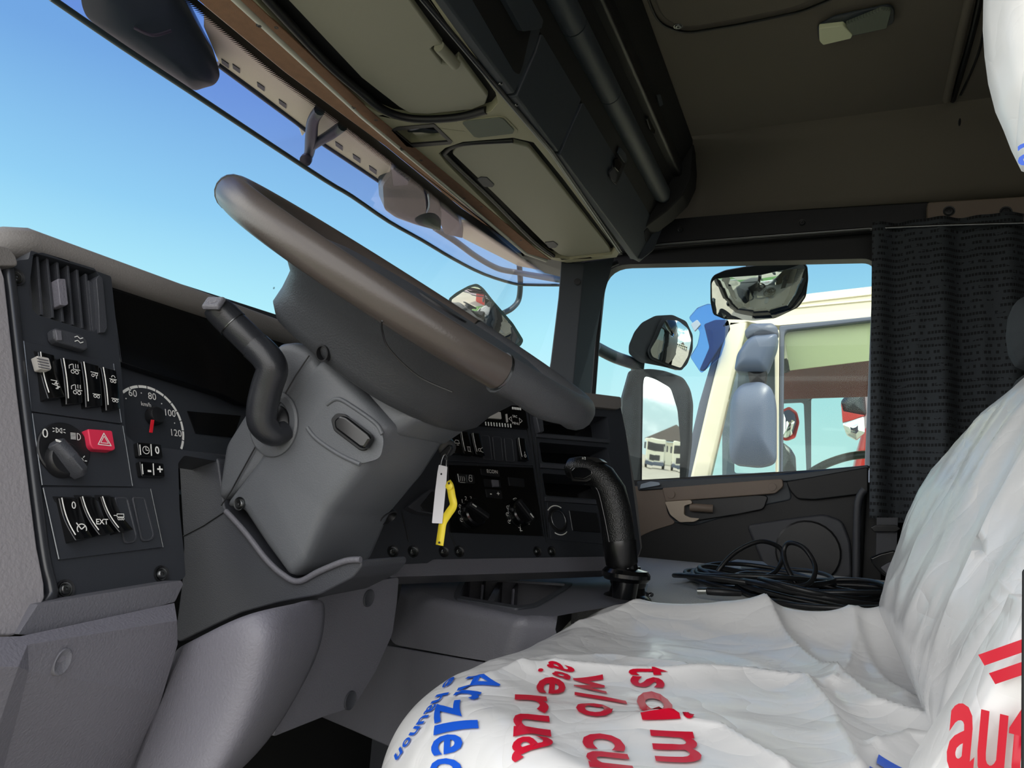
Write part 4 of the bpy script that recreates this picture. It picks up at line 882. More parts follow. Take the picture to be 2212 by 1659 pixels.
slab('well_bed', [(940, 1300), (990, 1225), (1270, 1258), (1160, 1340)], ZP(-.180), .004, 'grey', cc, 0)
# ---- engine tunnel
tp_ = [(-.62, 1.36), (-.345, 1.36), (-.345, 1.04), (.9, 1.04), (.9, 2.16), (-.62, 2.16)]
et = mk('engine_tunnel', [Vector((a, b, -.134)) for a, b in tp_]+[Vector((a, b, -.78)) for a, b in tp_], [tuple(range(6)), tuple(range(11, 5, -1))]+[(i, (i+1) % 6, 6+(i+1) % 6, 6+i) for i in range(6)], 'tunnel', bevel=.012)
tag(et, 'grey ribbed engine tunnel mat between the two seats', 'engine cover')
# ================================================================== STEERING
# column shroud
sc = thing('steering_column', 'grey plastic steering column shroud with adjuster key and screw holes', 'steering column', (-.48, .64, .02))
YC = .585
upo = [(598, 738), (640, 736), (676, 752), (690, 790), (620, 870), (530, 1000), (470, 1090), (464, 1078), (480, 970), (530, 880)]
low = [(672, 780), (690, 762), (760, 830), (836, 915), (775, 1010), (700, 1108), (640, 1235), (618, 1252), (560, 1170), (515, 1100), (474, 1092), (540, 990), (600, 890)]
prism('upper_shroud', [(598, 738), (630, 734), (672, 750), (700, 800), (560, 1010), (500, 1070), (466, 1082), (480, 970), (530, 880)], YC+.001, .715, 'col', sc, r=14, inset=.012)
prism('lower_shroud', [(676, 782), (700, 768), (765, 832), (840, 918), (782, 1012), (702, 1112), (650, 1225), (620, 1250), (566, 1178), (515, 1100), (478, 1094), (545, 1000), (600, 900)], YC, .705, 'col', sc, r=12, inset=.014)
tube('shroud_seam', [YP(YC-.0015).hit(*p) for p in ((668, 768), (640, 810), (600, 880), (555, 960), (500, 1060), (478, 1092))], .0008, 'darker', sc, sm=0, seg=5)
# hub side of the shroud running up under the wheel
prism('shroud_neck', [(680, 752), (790, 820), (900, 905), (850, 940), (700, 850), (640, 790)], .60, .71, 'col', sc, r=10, inset=.012)
# adjuster key in a shallow recess
PK = YP(YC-.002)
dome('adjuster_recess', [(700, 880), (722, 862), (760, 878), (818, 920), (830, 950), (822, 990), (780, 1002), (740, 985), (668, 945), (662, 925)], YP(YC-.0008), .0008, 'col', sc, th=.002, r=14)
for pts_ in ([(664, 924), (684, 948), (730, 980), (778, 1003)], [(706, 874), (730, 862), (764, 880), (812, 915), (826, 938)]): tube('recess_edge', [YP(YC-.0008).hit(*q_) for q_ in pts_], .0022, 'col', sc, seg=8)
kf = slab('adjuster_frame', [(714, 905), (726, 892), (744, 894), (800, 936), (802, 948), (790, 972), (778, 974), (720, 930)], YP(YC-.004), .004, 'darker', sc, .001, 6)
slab('adjuster_key', [(720, 908), (732, 897), (746, 899), (796, 938), (799, 948), (787, 968), (777, 968), (722, 926)], YP(YC-.012), .010, 'gloss', kf, .004, 6, seg=4)
# screw holes on the driver side face (normal down the wheel axis side)
NF = Vector((.73, -.10, -.60)).normalized()
for px, py, y in ((812, 1026, .645), (905, 1000, .675), (838, 1118, .66)):
    c = YP(y).hit(px, py)
def face_hole(px, py, pl, r=.011):
    c = pl.hit(px, py); lathe('screw_hole', c, pl.n, [(r*1.15, -.006), (r*1.15, .0012), (r, .0016), (r*.9, -.004), (.001, -.004)], 'darker', sc, 18, sx=1.5, xd=(0, 1, .3))
E1 = YP(YC).hit(840, 918); E2 = YP(YC).hit(702, 1112); nn = Vector((0, 1, 0)).cross(E2-E1).normalized()
if nn.x < 0: nn = -nn
PF = Pl(nn, E1)
for px, py in ((812, 1026), (905, 1000), (838, 1118)): face_hole(px, py, PF, .008)
screw(YP(YC-.001).hit(517, 1088), (0, -1, 0), .005, sc)
# stalk collar and the wiper/indicator stalk
cs = YP(YC-.001).hit(592, 915)
lathe('stalk_collar', cs, (0, -1, 0), [(.030, -.004), (.030, .0015), (.028, .003), (.0215, .003), (.020, .0008), (.001, .0008)], 'col', sc, 36, sx=1.12, xd=U1)
dome('stalk_boot', [(592+24*math.cos(a/10*math.pi)+8, 915+40*math.sin(a/10*math.pi)) for a in range(20)], YP(YC-.004), .008, 'darker', sc, th=.004)
sk_ = thing('control_stalk', 'black indicator stalk with grey end button on the left of the column', 'stalk', cs)
S = [(618, 930, .580), (592, 938, .568), (568, 915, .558), (567, 880, .555), (577, 835, .553), (588, 798, .551), (576, 772, .548), (552, 748, .545)]
S2 = [(552, 748, .545), (527, 723, .538), (503, 700, .532)]
S3 = [(503, 700, .532), (484, 681, .526), (473, 671, .522), (463, 661, .519)]
tube('stalk_arm', [(a, b, YP(c)) for a, b, c in S], [.010, .0120, .0140, .0148, .0150, .0150, .0148, .0146], 'stalk', sk_, seg=20)
tube('stalk_ring', [(a, b, YP(c)) for a, b, c in S2], [.0142, .0142, .0140], 'stalk', sk_, seg=20, sm=4)
tube('stalk_grip', [(a, b, YP(c)) for a, b, c in S3], [.0147, .0145, .0138, .0120], 'stalk', sk_, seg=20, sm=4)
for p in (S2[0], S3[0]):
    c = YP(p[2]).hit(p[0], p[1]); ax = (YP(S3[-1][2]).hit(*S3[-1][:2])-YP(S[-1][2]).hit(*S[-1][:2])).normalized()
    lathe('grip_joint', c, ax, [(.0149, -.0004), (.0149, .0004), (.010, .0004)], 'steel' if p is S3[0] else 'darker', sk_, 24)
ea = (YP(.519).hit(461, 661)-YP(.532).hit(502, 704)).normalized()
en = (ea*.55+Vector((.5, -.7, .35)).normalized()).normalized()
ec = YP(.517).hit(470, 671)
bt = rbox('end_button', ec+en*.009, Vector((0, 0, 1)).cross(en), en.cross(Vector((0, 0, 1)).cross(en)), en, (.019, .016, .006), 'greyd', sk_, .0035, 4, label='grey end button')
exb = -Vector((0, 0, 1)).cross(en).normalized() if Vector((0, 0, 1)).cross(en).y < 0 else Vector((0, 0, 1)).cross(en).normalized()
strokes('button_mark', [circ(8, .6, 200, 380), [(.9, -.1), (.6, -.5)], [(-.9, -.3), (-.5, .1)]], ec+en*.0122, exb, en.cross(exb), en, .005, .0005, 'lilac', bt)
lathe('stalk_screw', YP(.548).hit(553, 846), (.25, -.95, .1), [(.0042, -.004), (.0042, .0016), (.003, .002), (.002, .0008)], 'steel', sk_, 14)
# boot cover below the column
bo = thing('column_boot', 'dark moulded boot cover below the steering column', 'cover', (-.5, .55, -.06))
slab('boot_shell', [(386, 1004), (398, 984), (425, 974), (470, 990), (485, 1098), (515, 1130), (560, 1190), (600, 1236), (640, 1258), (655, 1256), (690, 1236), (745, 1212), (780, 1209), (782, 1222), (762, 1248), (690, 1285), (600, 1302), (520, 1324), (460, 1352), (385, 1388), (377, 1375), (392, 1260), (396, 1180)], YP(.592), .08, 'dark', bo, .007, 8, seg=4)
tube('boot_lip', [YP(.590).hit(*p) for p in ((488, 1104), (530, 1150), (575, 1208), (612, 1242), (645, 1256), (690, 1234), (745, 1212), (779, 1209))], .003, 'greyd', bo, seg=8)
tube('boot_seam', [YP(.5912).hit(*p) for p in ((396, 1158), (440, 1135), (484, 1106))], .0008, 'darker', bo, sm=0, seg=5)

# ---- steering wheel
WC = Vector((-.4067, .6558, .199)); WT = .5536; WR = .2064; Wr = .0162
e1 = Vector((math.cos(WT), 0, -math.sin(WT))); e2 = Vector((0, 1, 0)); en_ = Vector((math.sin(WT), 0, math.cos(WT)))
sw = thing('steering_wheel', 'large dark leather steering wheel with grey plastic hub', 'steering wheel', WC)
def torus(name, a0, a1, r0, m, parent, R=WR, seg=18, n=80, grip=0, off=0):
    V = []; Fc = []; full = abs(a1-a0) >= 360; k = n if full else n+1
    for i in range(k):
        a = R2(a0+(a1-a0)*i/n); rad = e1*math.cos(a)+e2*math.sin(a)
        for j in range(seg):
            b = 2*math.pi*j/seg; rr = r0
            if grip and math.sin(b) < .3: rr += grip*abs(math.sin(math.degrees(a)*.13))*(-math.sin(b) if math.sin(b) < 0 else 0)
            V.append(WC+rad*(R+rr*math.cos(b))+en_*(rr*math.sin(b)+off))
    for i in range(k if full else k-1):
        for j in range(seg): Fc.append((i*seg+j, i*seg+(j+1) % seg, ((i+1) % k)*seg+(j+1) % seg, ((i+1) % k)*seg+j))
    if not full: Fc.append(tuple(range(seg))); Fc.append(tuple((k-1)*seg+j for j in range(seg)))
    return mk(name, V, Fc, m, parent, ang=60)
rim = torus('rim', 0, 360, Wr, 'wheel', sw, n=120)
torus('rear_grip', -30, 100, Wr+.0004, 'hub', sw, n=40, grip=.0035)
for a in (-30.3, 100.3, 236): torus('rim_joint', a-.3, a+.3, Wr+.0008, 'steel', sw, n=2)
def wring(cx_, a, b, wz, pw=2.6, n=44, sk=0):
    out = []
    for i in range(n):
        t = 2*math.pi*i/n; c_, s_ = math.cos(t), math.sin(t)
        x_ = cx_+a*math.copysign(abs(c_)**(2/pw), c_); y_ = b*math.copysign(abs(s_)**(2/pw), s_)
        out.append(WC+e1*x_+e2*y_+en_*(wz+sk*x_))
    return out
hb = loft('hub_shell', [wring(.035, .15, .192, -.004), wring(.03, .135, .165, -.018), wring(.015, .122, .130, -.036), wring(.005, .122, .112, -.058), wring(0, .122, .106, -.076), wring(0, .112, .098, -.087), wring(0, .09, .08, -.092)], 'hub', sw, ang=70)
loft('hub_pad', [wring(.03, .135, .16, -.002), wring(.03, .130, .15, .006), wring(.03, .10, .12, .012)], 'dark', sw, ang=60)
HS_ = .014
lathe('hub_screw_hole', WC-en_*.080+e1*HS_-e2*.1035, -e2*.9-en_*.2, [(.008, -.004), (.008, .0035), (.0065, .0035), (.006, -.004), (.001, -.004)], 'darker', sw, 18)
lathe('horn_emblem_plate', WC+en_*.012+e1*.03, en_, [(.03, 0), (.03, .002), (.001, .003)], 'darker', sw, 24)
tube('cover_seam', [WC+e1*x_-e2*y_+en_*z_ for x_, y_, z_ in ((.11, .186, -.013), (.10, .165, -.022), (.105, .15, -.033), (.13, .13, -.040), (.16, .12, -.035))], .0009, 'darker', sw, seg=5)
# ring, white card and yellow strip hanging from the ignition
kb = thing('key_bunch', 'ignition key with wire ring, white card tag and yellow plastic strip', 'keys', YP(.70).hit(960, 985))
YK = YP(.70)
rc = YK.hit(958, 1005)
tube('key_ring', [rc+Vector((math.cos(R2(a))*.0035, .002*math.sin(R2(a)), math.sin(R2(a))*.012)) for a in range(0, 360, 20)], .0007, 'chrome', kb, cyc=True, sm=0, seg=6)
slab('ignition_key', [(950, 978), (962, 968), (972, 960), (975, 968), (965, 985), (952, 990)], YP(.705), .006, 'darker', kb, .001, 3)
lathe('ignition_lock', YP(.71).hit(966, 968), (.5, -.5, -.3), [(.010, -.02), (.010, .0), (.007, .002), (.001, .002)], 'darker', kb, 18)
slab('white_tag', [(948, 1004), (966, 1008), (964, 1040), (955, 1131), (933, 1130), (940, 1060), (945, 1020)], YP(.695), .0006, 'tagw', kb, 0, 2, holes=[circ(8, 2.4, cx=953, cy=1024)[:-1]], label='white card tag')
slab('white_tag', [(944, 1030), (948, 1025), (938, 1128), (934, 1127)], YP(.698), .0006, 'tagw', kb, 0, 0)
def ribbon(name, pts, wd, m, parent, tw):
    P_3 = [spec(p) for p in pts]; P_3 = smoothpath(P_3, 6); V = []; Fc = []; k = len(P_3)
    for i, p in enumerate(P_3):
        t = (P_3[min(i+1, k-1)]-P_3[max(i-1, 0)]).normalized(); f = i/(k-1); a = tw[0]+(tw[1]-tw[0])*f
        s_ = Vector((1, .2, 0)); s_ = (s_-t*s_.dot(t)).normalized(); q = t.cross(s_); d_ = s_*math.cos(a)+q*math.sin(a); ww = wd*(.9+.2*f)
        V += [p-d_*ww/2, p+d_*ww/2]
    for i in range(k-1): Fc.append((2*i, 2*i+1, 2*i+3, 2*i+2))
    return mk(name, V, Fc, m, parent, solid=.0008, ang=80)
rb_ = ribbon('yellow_strip', [(966, 1040, YP(.698)), (972, 1050, YP(.696)), (976, 1072, YP(.694)), (979, 1092, YP(.694)), (968, 1110, YP(.696)), (957, 1128, YP(.697)), (953, 1150, YP(.697)), (949, 1178, YP(.697))], .0085, 'tagy', kb, (0.1, .3)); rb_['label'] = 'twisted yellow strip'
dome('strip_eye', circ(12, 8, cx=970, cy=1050)[:-1], YP(.693), .001, 'tagy', kb, th=.0008)
for px, py in ((970, 1044), (949, 1172)): lathe('strip_hole', YP(.6925 if py < 1100 else .694).hit(px, py), (0, -1, 0), [(.0012, 0), (.0012, .0006), (.0004, .0006)], 'darker', kb, 10)

# ================================================================== GEAR LEVER
gl = thing('gear_lever', 'black leather gear lever with side switch on the engine tunnel', 'gear lever', ZP(-.134).hit(1352, 1290))
GY = 1.02
G = lambda px, py, dy=0: YP(GY+dy).hit(px, py)
def oval(c, t, a, b, sd, n=20):
    t = t.normalized(); s_ = (Vector(sd)-t*Vector(sd).dot(t)).normalized(); q = t.cross(s_)
    return [c+s_*a*math.cos(2*math.pi*i/n)+q*b*math.sin(2*math.pi*i/n) for i in range(n)]
path = [(1226, 1008, .006, .014), (1230, 1010, .014, .018), (1250, 1012, .0175, .021), (1275, 1016, .0185, .022), (1300, 1032, .0205, .022), (1318, 1062, .0225, .022), (1328, 1100, .0225, .0215), (1334, 1140, .0225, .021), (1337, 1172, .0225, .021)]
rings = []
pp = [G(a, b) for a, b, _, _ in path]
for i, (a, b, r1, r2) in enumerate(path):
    t = pp[min(i+1, len(pp)-1)]-pp[max(0, i-1)]; rings.append(oval(pp[i], t, r1, r2, (1, 0, .01) if abs(t.normalized().x) < .8 else (0, 0, 1)))
fix = []
for i, (a, b, r1, r2) in enumerate(path):
    t = (pp[min(i+1, len(pp)-1)]-pp[max(0, i-1)]).normalized(); inpl = Vector((0, 1, 0)).cross(t).normalized()
    if i and inpl.dot(prev_) < 0: inpl = -inpl
    prev_ = inpl
    fix.append([pp[i]+inpl*r1*math.cos(2*math.pi*k/24)+Vector((0, 1, 0))*r2*math.sin(2*math.pi*k/24) for k in range(24)])
loft('leather_grip', fix, 'leather', gl, ang=80)
tube('grip_seam', [G(1262, 1046, -.019), G(1280, 1050, -.021), G(1292, 1062, -.0215), G(1304, 1110, -.021), G(1312, 1150, -.0205), G(1318, 1183, -.0205)], .0006, 'gloss', gl, seg=5)
slab('side_switch', [(1232, 1018), (1240, 1009), (1268, 1010), (1280, 1016), (1280, 1026), (1262, 1036), (1238, 1034)], YP(GY-.0225), .006, 'gloss', gl, .002, 4, seg=3)
slab('switch_frame', [(1228, 1014), (1238, 1004), (1272, 1006), (1284, 1014), (1284, 1032), (1268, 1042), (1234, 1040)], YP(GY-.0205), .006, 'rubber', gl, .002, 4, seg=3)
tp = slab('top_plate', [(1224, 998), (1240, 990), (1268, 986), (1292, 989), (1304, 998), (1290, 999), (1262, 996), (1236, 1002)], YP(GY-.012), .022, 'rubber', gl, .002, 3)
txt('icon', '-', G(1243, 993, -.0128), (1, 0, 0), (0, 0, 1), .008, 'white', tp, n=Vector((0, -1, 0))); txt('icon', '1/2', G(1261, 990, -.0128), (1, 0, 0), (0, 0, 1), .005, 'white', tp, n=Vector((0, -1, 0)))
lathe('neck', G(1338, 1172), G(1345, 1232)-G(1338, 1172), [(.0235, -.002), (.0238, .001), (.0232, .006), (.022, .028), (.018, .036), (.014, .037), (.013, .05)], 'rubber', gl, 28)
lathe('collar', G(1352, 1244), Vector((.04, 0, 1)), [(.016, -.03), (.018, -.008), (.029, -.006), (.033, -.001), (.033, .004), (.029, .009), (.016, .011), (.013, .02)], 'gloss', gl, 32)
lathe('boot', ZP(-.134).hit(1354, 1296), Vector((.03, 0, 1)), [(.038, 0), (.034, .006), (.027, .010), (.025, .02), (.027, .024), (.027, .030), (.018, .034), (.017, .05)], 'rubber', gl, 28)
for k in range(7):
    a = R2(-50+k*22); c = ZP(-.134).hit(1372, 1290)+Vector((math.cos(a)*.020+.004, math.sin(a)*.015, .006))
    tube('chain_link', [c+Vector((math.cos(R2(b))*.004, math.sin(R2(b))*.002, math.sin(R2(b)+k)*.003)) for b in range(0, 360, 40)], .0008, 'steel', gl, cyc=True, sm=0, seg=5)

# ================================================================== CABLE COIL
cb = thing('coiled_cable', 'long black cable coiled on the engine tunnel, two loops standing up', 'cable', ZP(-.134).hit(1690, 1280))
rnd = random.Random(3)
base = ZP(-.125)
def ell(cx_, cy_, a, b, rot, z0, n=18, wob=.06):
    out = []; ph = rnd.random()*6.28
    for i in range(n):
        t = 2*math.pi*i/n; k = 1+wob*math.sin(2*t+ph)+wob*.5*math.sin(3*t+ph*2)
        x_, y_ = a*k*math.cos(t), b*k*math.sin(t)
        out.append(Vector((cx_+x_*math.cos(rot)-y_*math.sin(rot), cy_+x_*math.sin(rot)+y_*math.cos(rot), z0+.007*math.sin(t*2+ph))))
    return out
C0 = base.hit(1640, 1262); C1 = base.hit(1770, 1284)
loops = []
for i in range(8): loops.append(ell(C0.x+rnd.uniform(-.02, .02), C0.y+rnd.uniform(-.05, .05), .135+rnd.uniform(-.03, .015), .17+rnd.uniform(-.07, .03), rnd.uniform(-.4, .4), -.127+i*.0032))
for i in range(8): loops.append(ell(C1.x+rnd.uniform(-.025, .025), C1.y-.02+rnd.uniform(-.04, .04), .125+rnd.uniform(-.03, .02), .13+rnd.uniform(-.04, .03), rnd.uniform(-.4, .4), -.127+i*.0030))
for l in loops: tube('cable_turn', l, .0045, 'cable', cb, cyc=True, sm=4, seg=8)
YL = lambda y: YP(y)
tube('cable_loop', [(1545, 1250, YL(1.42)), (1555, 1228, YL(1.42)), (1590, 1192, YL(1.44)), (1640, 1170, YL(1.46)), (1680, 1180, YL(1.48)), (1691, 1202, YL(1.48)), (1675, 1235, YL(1.46)), (1640, 1250, YL(1.42))], .0042, 'cable', cb, seg=8)
tube('cable_loop', [(1720, 1262, YL(1.40)), (1700, 1225, YL(1.42)), (1693, 1192, YL(1.44)), (1704, 1173, YL(1.44)), (1735, 1182, YL(1.42)), (1758, 1215, YL(1.40)), (1760, 1240, YL(1.38)), (1745, 1262, YL(1.36)), (1700, 1275, YL(1.34))], .0042, 'cable', cb, seg=8)
cn = tube('connector', [(1528, 1277, YL(1.24)), (1560, 1279, YL(1.24)), (1600, 1282, YL(1.25))], [.006, .0062, .0045], 'darker', cb, sm=3, seg=12)
tube('plug_tip', [(1507, 1277, YL(1.24)), (1526, 1277, YL(1.24))], .0048, 'metal', cn, sm=0, seg=12, label='bright metal plug tip')
tube('connector', [(1738, 1278, YL(1.26)), (1770, 1280, YL(1.26))], .006, 'darker', cb, sm=0, seg=12)
# pale device behind the coil
dv = slab('handheld_device', [(1578, 1212), (1590, 1208), (1650, 1213), (1664, 1224), (1600, 1222), (1580, 1219)], ZP(-.105), .02, 'phone', None, .003, 3)
tag(dv, 'pale blue flat plastic device lying behind the cable coil', 'device')
# ================================================================== CURTAIN
V = []; Fc = []; UV = []; nx, nz = 120, 40
s_acc = 0; px_ = None
for i in range(nx+1):
    x = .098+ i/nx*.50
    d = .018*math.sin(x*42+.6)+.010*math.sin(x*83+1)+.006*math.sin(x*19)
    p0 = (x, 2.185+d)
    if px_: s_acc += math.hypot(x-px_[0], p0[1]-px_[1])
    px_ = p0
    for j in range(nz+1):
        v = j/nz; z = .832-v*.812+.008*v*math.sin(x*30); amp = .55+.75*v
        V.append(Vector((x-.012*v*(1-i/nx), 2.185+d*amp, z))); UV.append((s_acc, z))
for i in range(nx):
    for j in range(nz): a = i*(nz+1)+j; Fc.append((a, a+1, a+nz+2, a+nz+1))
ct = mk('window_curtain', V, Fc, 'curtain', None, uvs=UV, ang=80, solid=.0015)
tag(ct, 'dark grey curtain with rows of black dashes beside the passenger window', 'curtain')
cr_ = tube('curtain_rail', [(1880, 494, YP(2.19)), (2040, 487, YP(2.17)), (2290, 480, YP(2.15))], .0045, 'steel', None, sm=0); tag(cr_, 'thin metal curtain rail under the beige bracket', 'rail')
# seat belt hanging below the curtain
bt_ = thing('seat_belt', 'black seat belt with glossy buckle hanging below the curtain', 'seat belt', YP(2.1).hit(1912, 1150))
slab('belt_webbing', [(1894, 1118), (1940, 1118), (1936, 1210), (1892, 1210)], YP(2.12), .003, 'dark', bt_, .0005)
slab('belt_guide', [(1880, 1140), (1890, 1134), (1936, 1134), (1946, 1142), (1936, 1149), (1888, 1149)], YP(2.105), .012, 'gloss', bt_, .003, 3)
slab('belt_buckle', [(1880, 1205), (1900, 1196), (1932, 1188), (1945, 1205), (1950, 1235), (1925, 1252), (1904, 1240), (1884, 1218)], YP(2.10), .025, 'gloss', bt_, .005, 4)
slab('buckle_button', [(1902, 1226), (1918, 1216), (1936, 1210), (1942, 1222), (1916, 1240)], YP(2.085), .008, 'greyd', bt_, .002, 3)
# ================================================================== DRIVER'S SEAT AND ITS PLASTIC COVER
def seg_d(x, y, a, b):
    dx, dy = b[0]-a[0], b[1]-a[1]; l = dx*dx+dy*dy; t = max(0, min(1, ((x-a[0])*dx+(y-a[1])*dy)/l)); ex, ey = x-a[0]-dx*t, y-a[1]-dy*t
    return math.hypot(ex, ey), (ex*dy-ey*dx) > 0
ZS = ZP(-.130)
def wp_(pts): return [tuple(ZS.hit(*p)[:2]) for p in pts]
ridges = [(wp_([(1250, 1335), (1420, 1322), (1570, 1300)]), .010, .030), (wp_([(1560, 1302), (1690, 1385), (1790, 1450), (1900, 1520), (2080, 1570)]), .017, .028),
          (wp_([(1200, 1420), (1430, 1438), (1620, 1448), (1740, 1475), (1800, 1530), (1860, 1640)]), .012, .022), (wp_([(1420, 1530), (1560, 1560), (1700, 1640)]), .010, .02),
          (wp_([(1040, 1440), (1180, 1400), (1330, 1392), (1480, 1420)]), .006, .02), (wp_([(1890, 1590), (1960, 1572), (2080, 1590)]), .010, .012), (wp_([(1860, 1340), (1850, 1400), (1800, 1480)]), .008, .018), (wp_([(1950, 1335), (1990, 1400), (2080, 1500)]), .008, .02),
          (wp_([(1700, 1330), (1830, 1380), (1960, 1480)]), .006, .014)]
X0, X1, YA, YB = -.338, .20, .37, .985
FZ = [(-.334, -.142), (-.304, -.133), (-.255, -.118), (-.184, -.110), (-.123, -.103), (-.05, -.104), (.024, -.101), (.05, -.09)]
def x0f(y): return X0+.16*(max(0, .60-y)/.2)**2.2
def seat_h(x, y):
    z = -.142; RF = .085
    for e_, R_ in ((x-x0f(y), RF), (YB-y, .028), (y-YA, .05)):
        if e_ < R_: q = (R_-max(0, e_))/R_; z -= R_*(1-math.sqrt(max(0, 1-q*q)))
    zf = FZ[0][1]
    for (xa, za), (xb, zb_) in zip(FZ[:-1], FZ[1:]):
        if xa <= x <= xb: zf = za+(zb_-za)*(x-xa)/(xb-xa)
    if x > FZ[-1][0]: zf = FZ[-1][1]
    z += max(0, zf+.142-.004)*math.exp(-(max(0, .955-y)/.05)**1.5)
    w_ = 1
    for pl_, h_, s_ in ridges:
        best = 9; sg = True
        for a, b in zip(pl_[:-1], pl_[1:]):
            d_, s2 = seg_d(x, y, a, b)
            if d_ < best: best, sg = d_, s2
        z += h_*math.exp(-best/(s_*(1.0 if sg else .45)))
    z += .006*noise.noise(Vector((x*7, y*7, 1)))+.0026*(.5-abs(noise.noise(Vector((x*10+y*6, y*9, 4)))))*1.5+.0003*abs(noise.noise(Vector((x*30, y*30, 7))))
    return z
V = []; Fc = []; nx, ny = 190, 190
for i in range(nx+1):
    for j in range(ny+1):
        y = YA+(YB-YA)*(1-(1-j/ny)**1.15); x = x0f(y)+(X1-x0f(y))*(i/nx)**1.25; V.append(Vector((x, y, seat_h(x, y))))
for i in range(nx):
    for j in range(ny): a = i*(ny+1)+j; Fc.append((a, a+ny+1, a+ny+2, a+1))
edge = [j for j in range(ny+1)][::-1]+[i*(ny+1) for i in range(1, nx+1)]
edge = [ny-k for k in range(ny+1)]+[i*(ny+1) for i in range(1, nx+1)]
far_ = [i*(ny+1)+ny for i in range(nx+1)][::-1]
edge = far_+edge[1:]
prev = edge
for lv in range(1, 7):
    cur = []
    for q, vi in enumerate(edge):
        p = V[vi]; f = lv/6; wv = .004*math.sin(q*.35+lv)+.003*math.sin(q*.13)
        cur.append(len(V)); out = Vector((-1 if p.x < x0f(p.y)+.003 else 0, (1 if p.y > YB-.02 else (-1 if p.y < YA+.02 else 0)), 0))
        V.append(p+out*(wv*f+.004*f)+Vector((0, 0, -.27*f)))
    for q in range(len(edge)-1): Fc.append((prev[q], prev[q+1], cur[q+1], cur[q]))
    prev = cur
pc = thing('plastic_seat_cover', 'translucent white plastic film with blue and red print over the driver seat', 'seat cover', (0, .68, -.14))
mk('cushion_film', V, Fc, 'film', pc, ang=180)
def film(name, pts, pl, bulge, parent, th=.0, rings=26, amp=.006, r=0, seed=0, fr=12, off=0, stretch=(1, 1, 1), n=40):
    if r: pts = fillet(pts, r)
    # densify the outline
    d = []
    for a, b in zip(pts, pts[1:]+pts[:1]):
        k = max(1, int(math.hypot(b[0]-a[0], b[1]-a[1])/9)); d += [(a[0]+(b[0]-a[0])*i/k, a[1]+(b[1]-a[1])*i/k) for i in range(k)]
    P3 = [pl.hit(p[0], p[1], off) for p in d]; c = sum(P3, Vector())/len(P3); k = len(P3); V = []; Fc = []
    base = 0
    if th: V += [p-pl.n*th for p in P3]; base = 1
    for j in range(rings):
        t = j/rings; f = 1-t; hh = bulge*(1-(f**3.5))
        for p in P3:
            q = c+(p-c)*f; s_ = Vector((q.x*stretch[0], q.y*stretch[1], q.z*stretch[2]))*fr+Vector((seed, 0, 0))
            dsp = amp*((.5-abs(noise.noise(s_)))*1.4+.4*(.5-abs(noise.noise(s_*2.1)))+.08*noise.noise(s_*5))
            V.append(q+pl.n*(hh+dsp*min(1, t*6)))
    V.append(c+pl.n*bulge); nr = rings+base
    for j in range(nr-1):
        for i in range(k): Fc.append((j*k+i, j*k+(i+1) % k, (j+1)*k+(i+1) % k, (j+1)*k+i))
    for i in range(k): Fc.append(((nr-1)*k+i, (nr-1)*k+(i+1) % k, len(V)-1))
    return mk(name, V, Fc, 'film', parent, ang=180)
PB = Pl((-.90, -.10, .43), (.05, .95, -.09))
film('backrest_film', [(1900, 1322), (1918, 1262), (1950, 1180), (1972, 1118), (2000, 1060), (2030, 1010), (2075, 955), (2130, 890), (2235, 800), (2420, 760), (2560, 900), (2600, 1700), (2100, 1800), (1980, 1500)], PB, .025, pc, th=.10, amp=.009, stretch=(1, 1.6, .6), fr=7)
PN = YP(.395)
film('bolster_film', [(2222, 1300), (2203, 1345), (2150, 1430), (2092, 1530), (2030, 1625), (1985, 1700), (1960, 1800), (2330, 1800), (2330, 1300)], PN, .006, pc, th=.04, amp=.003, seed=5, fr=16)
# letters: mapped onto the cover so that they follow its folds
def surf_text(name, s, a, b, h, m, surf, base, flip=1, bold=.0008, skew=0):
    me = txt(name, s, None, None, None, 1.0, m, align='LEFT', bold=.02, raw=True)
    xs = [v.co.x for v in me.vertices]; w0, w1 = min(xs), max(xs)
    bm = bmesh.new(); bm.from_mesh(me)
    for _ in range(3):
        L_ = [e for e in bm.edges if e.calc_length() > .12]
        if not L_: break
        bmesh.ops.subdivide_edges(bm, edges=L_, cuts=1); bmesh.ops.triangulate(bm, faces=bm.faces)
    for v in bm.verts:
        t = (v.co.x-w0)/(w1-w0); q = a+(b-a)*t; up_ = base*((v.co.y+.25)*h); q = q+up_+(b-a).normalized()*v.co.y*skew*h
        v.co = surf(q)
    bm.to_mesh(me); bm.free(); me.materials.clear(); me.materials.append(K[m]); me.name = name
    me.polygons.foreach_set('use_smooth', [True]*len(me.polygons))
    return link(bpy.data.objects.new(name, me), pc)
on_seat = lambda q: Vector((q.x, q.y, seat_h(q.x, q.y)+.0013))
def surf_hit(px, py):
    r = ray(px, py); t = .25; lo = t
    def under(t):
        q = r*t; return x0f(q.y) <= q.x <= X1 and YA <= q.y <= YB and q.z < seat_h(q.x, q.y)
    while t < 1.6 and not under(t): lo = t; t += .004
    hi = t
    for _ in range(12):
        m = (lo+hi)/2
        if under(m): hi = m
        else: lo = m
    return r*hi
RFS = .085
def to_s(q):                                     # distance along the cover, rolling over the front edge
    e_ = max(0, q.x-x0f(q.y)); return Vector((e_-RFS if e_ >= RFS else -RFS*math.asin(min(1, (RFS-e_)/RFS)), q.y, 0))
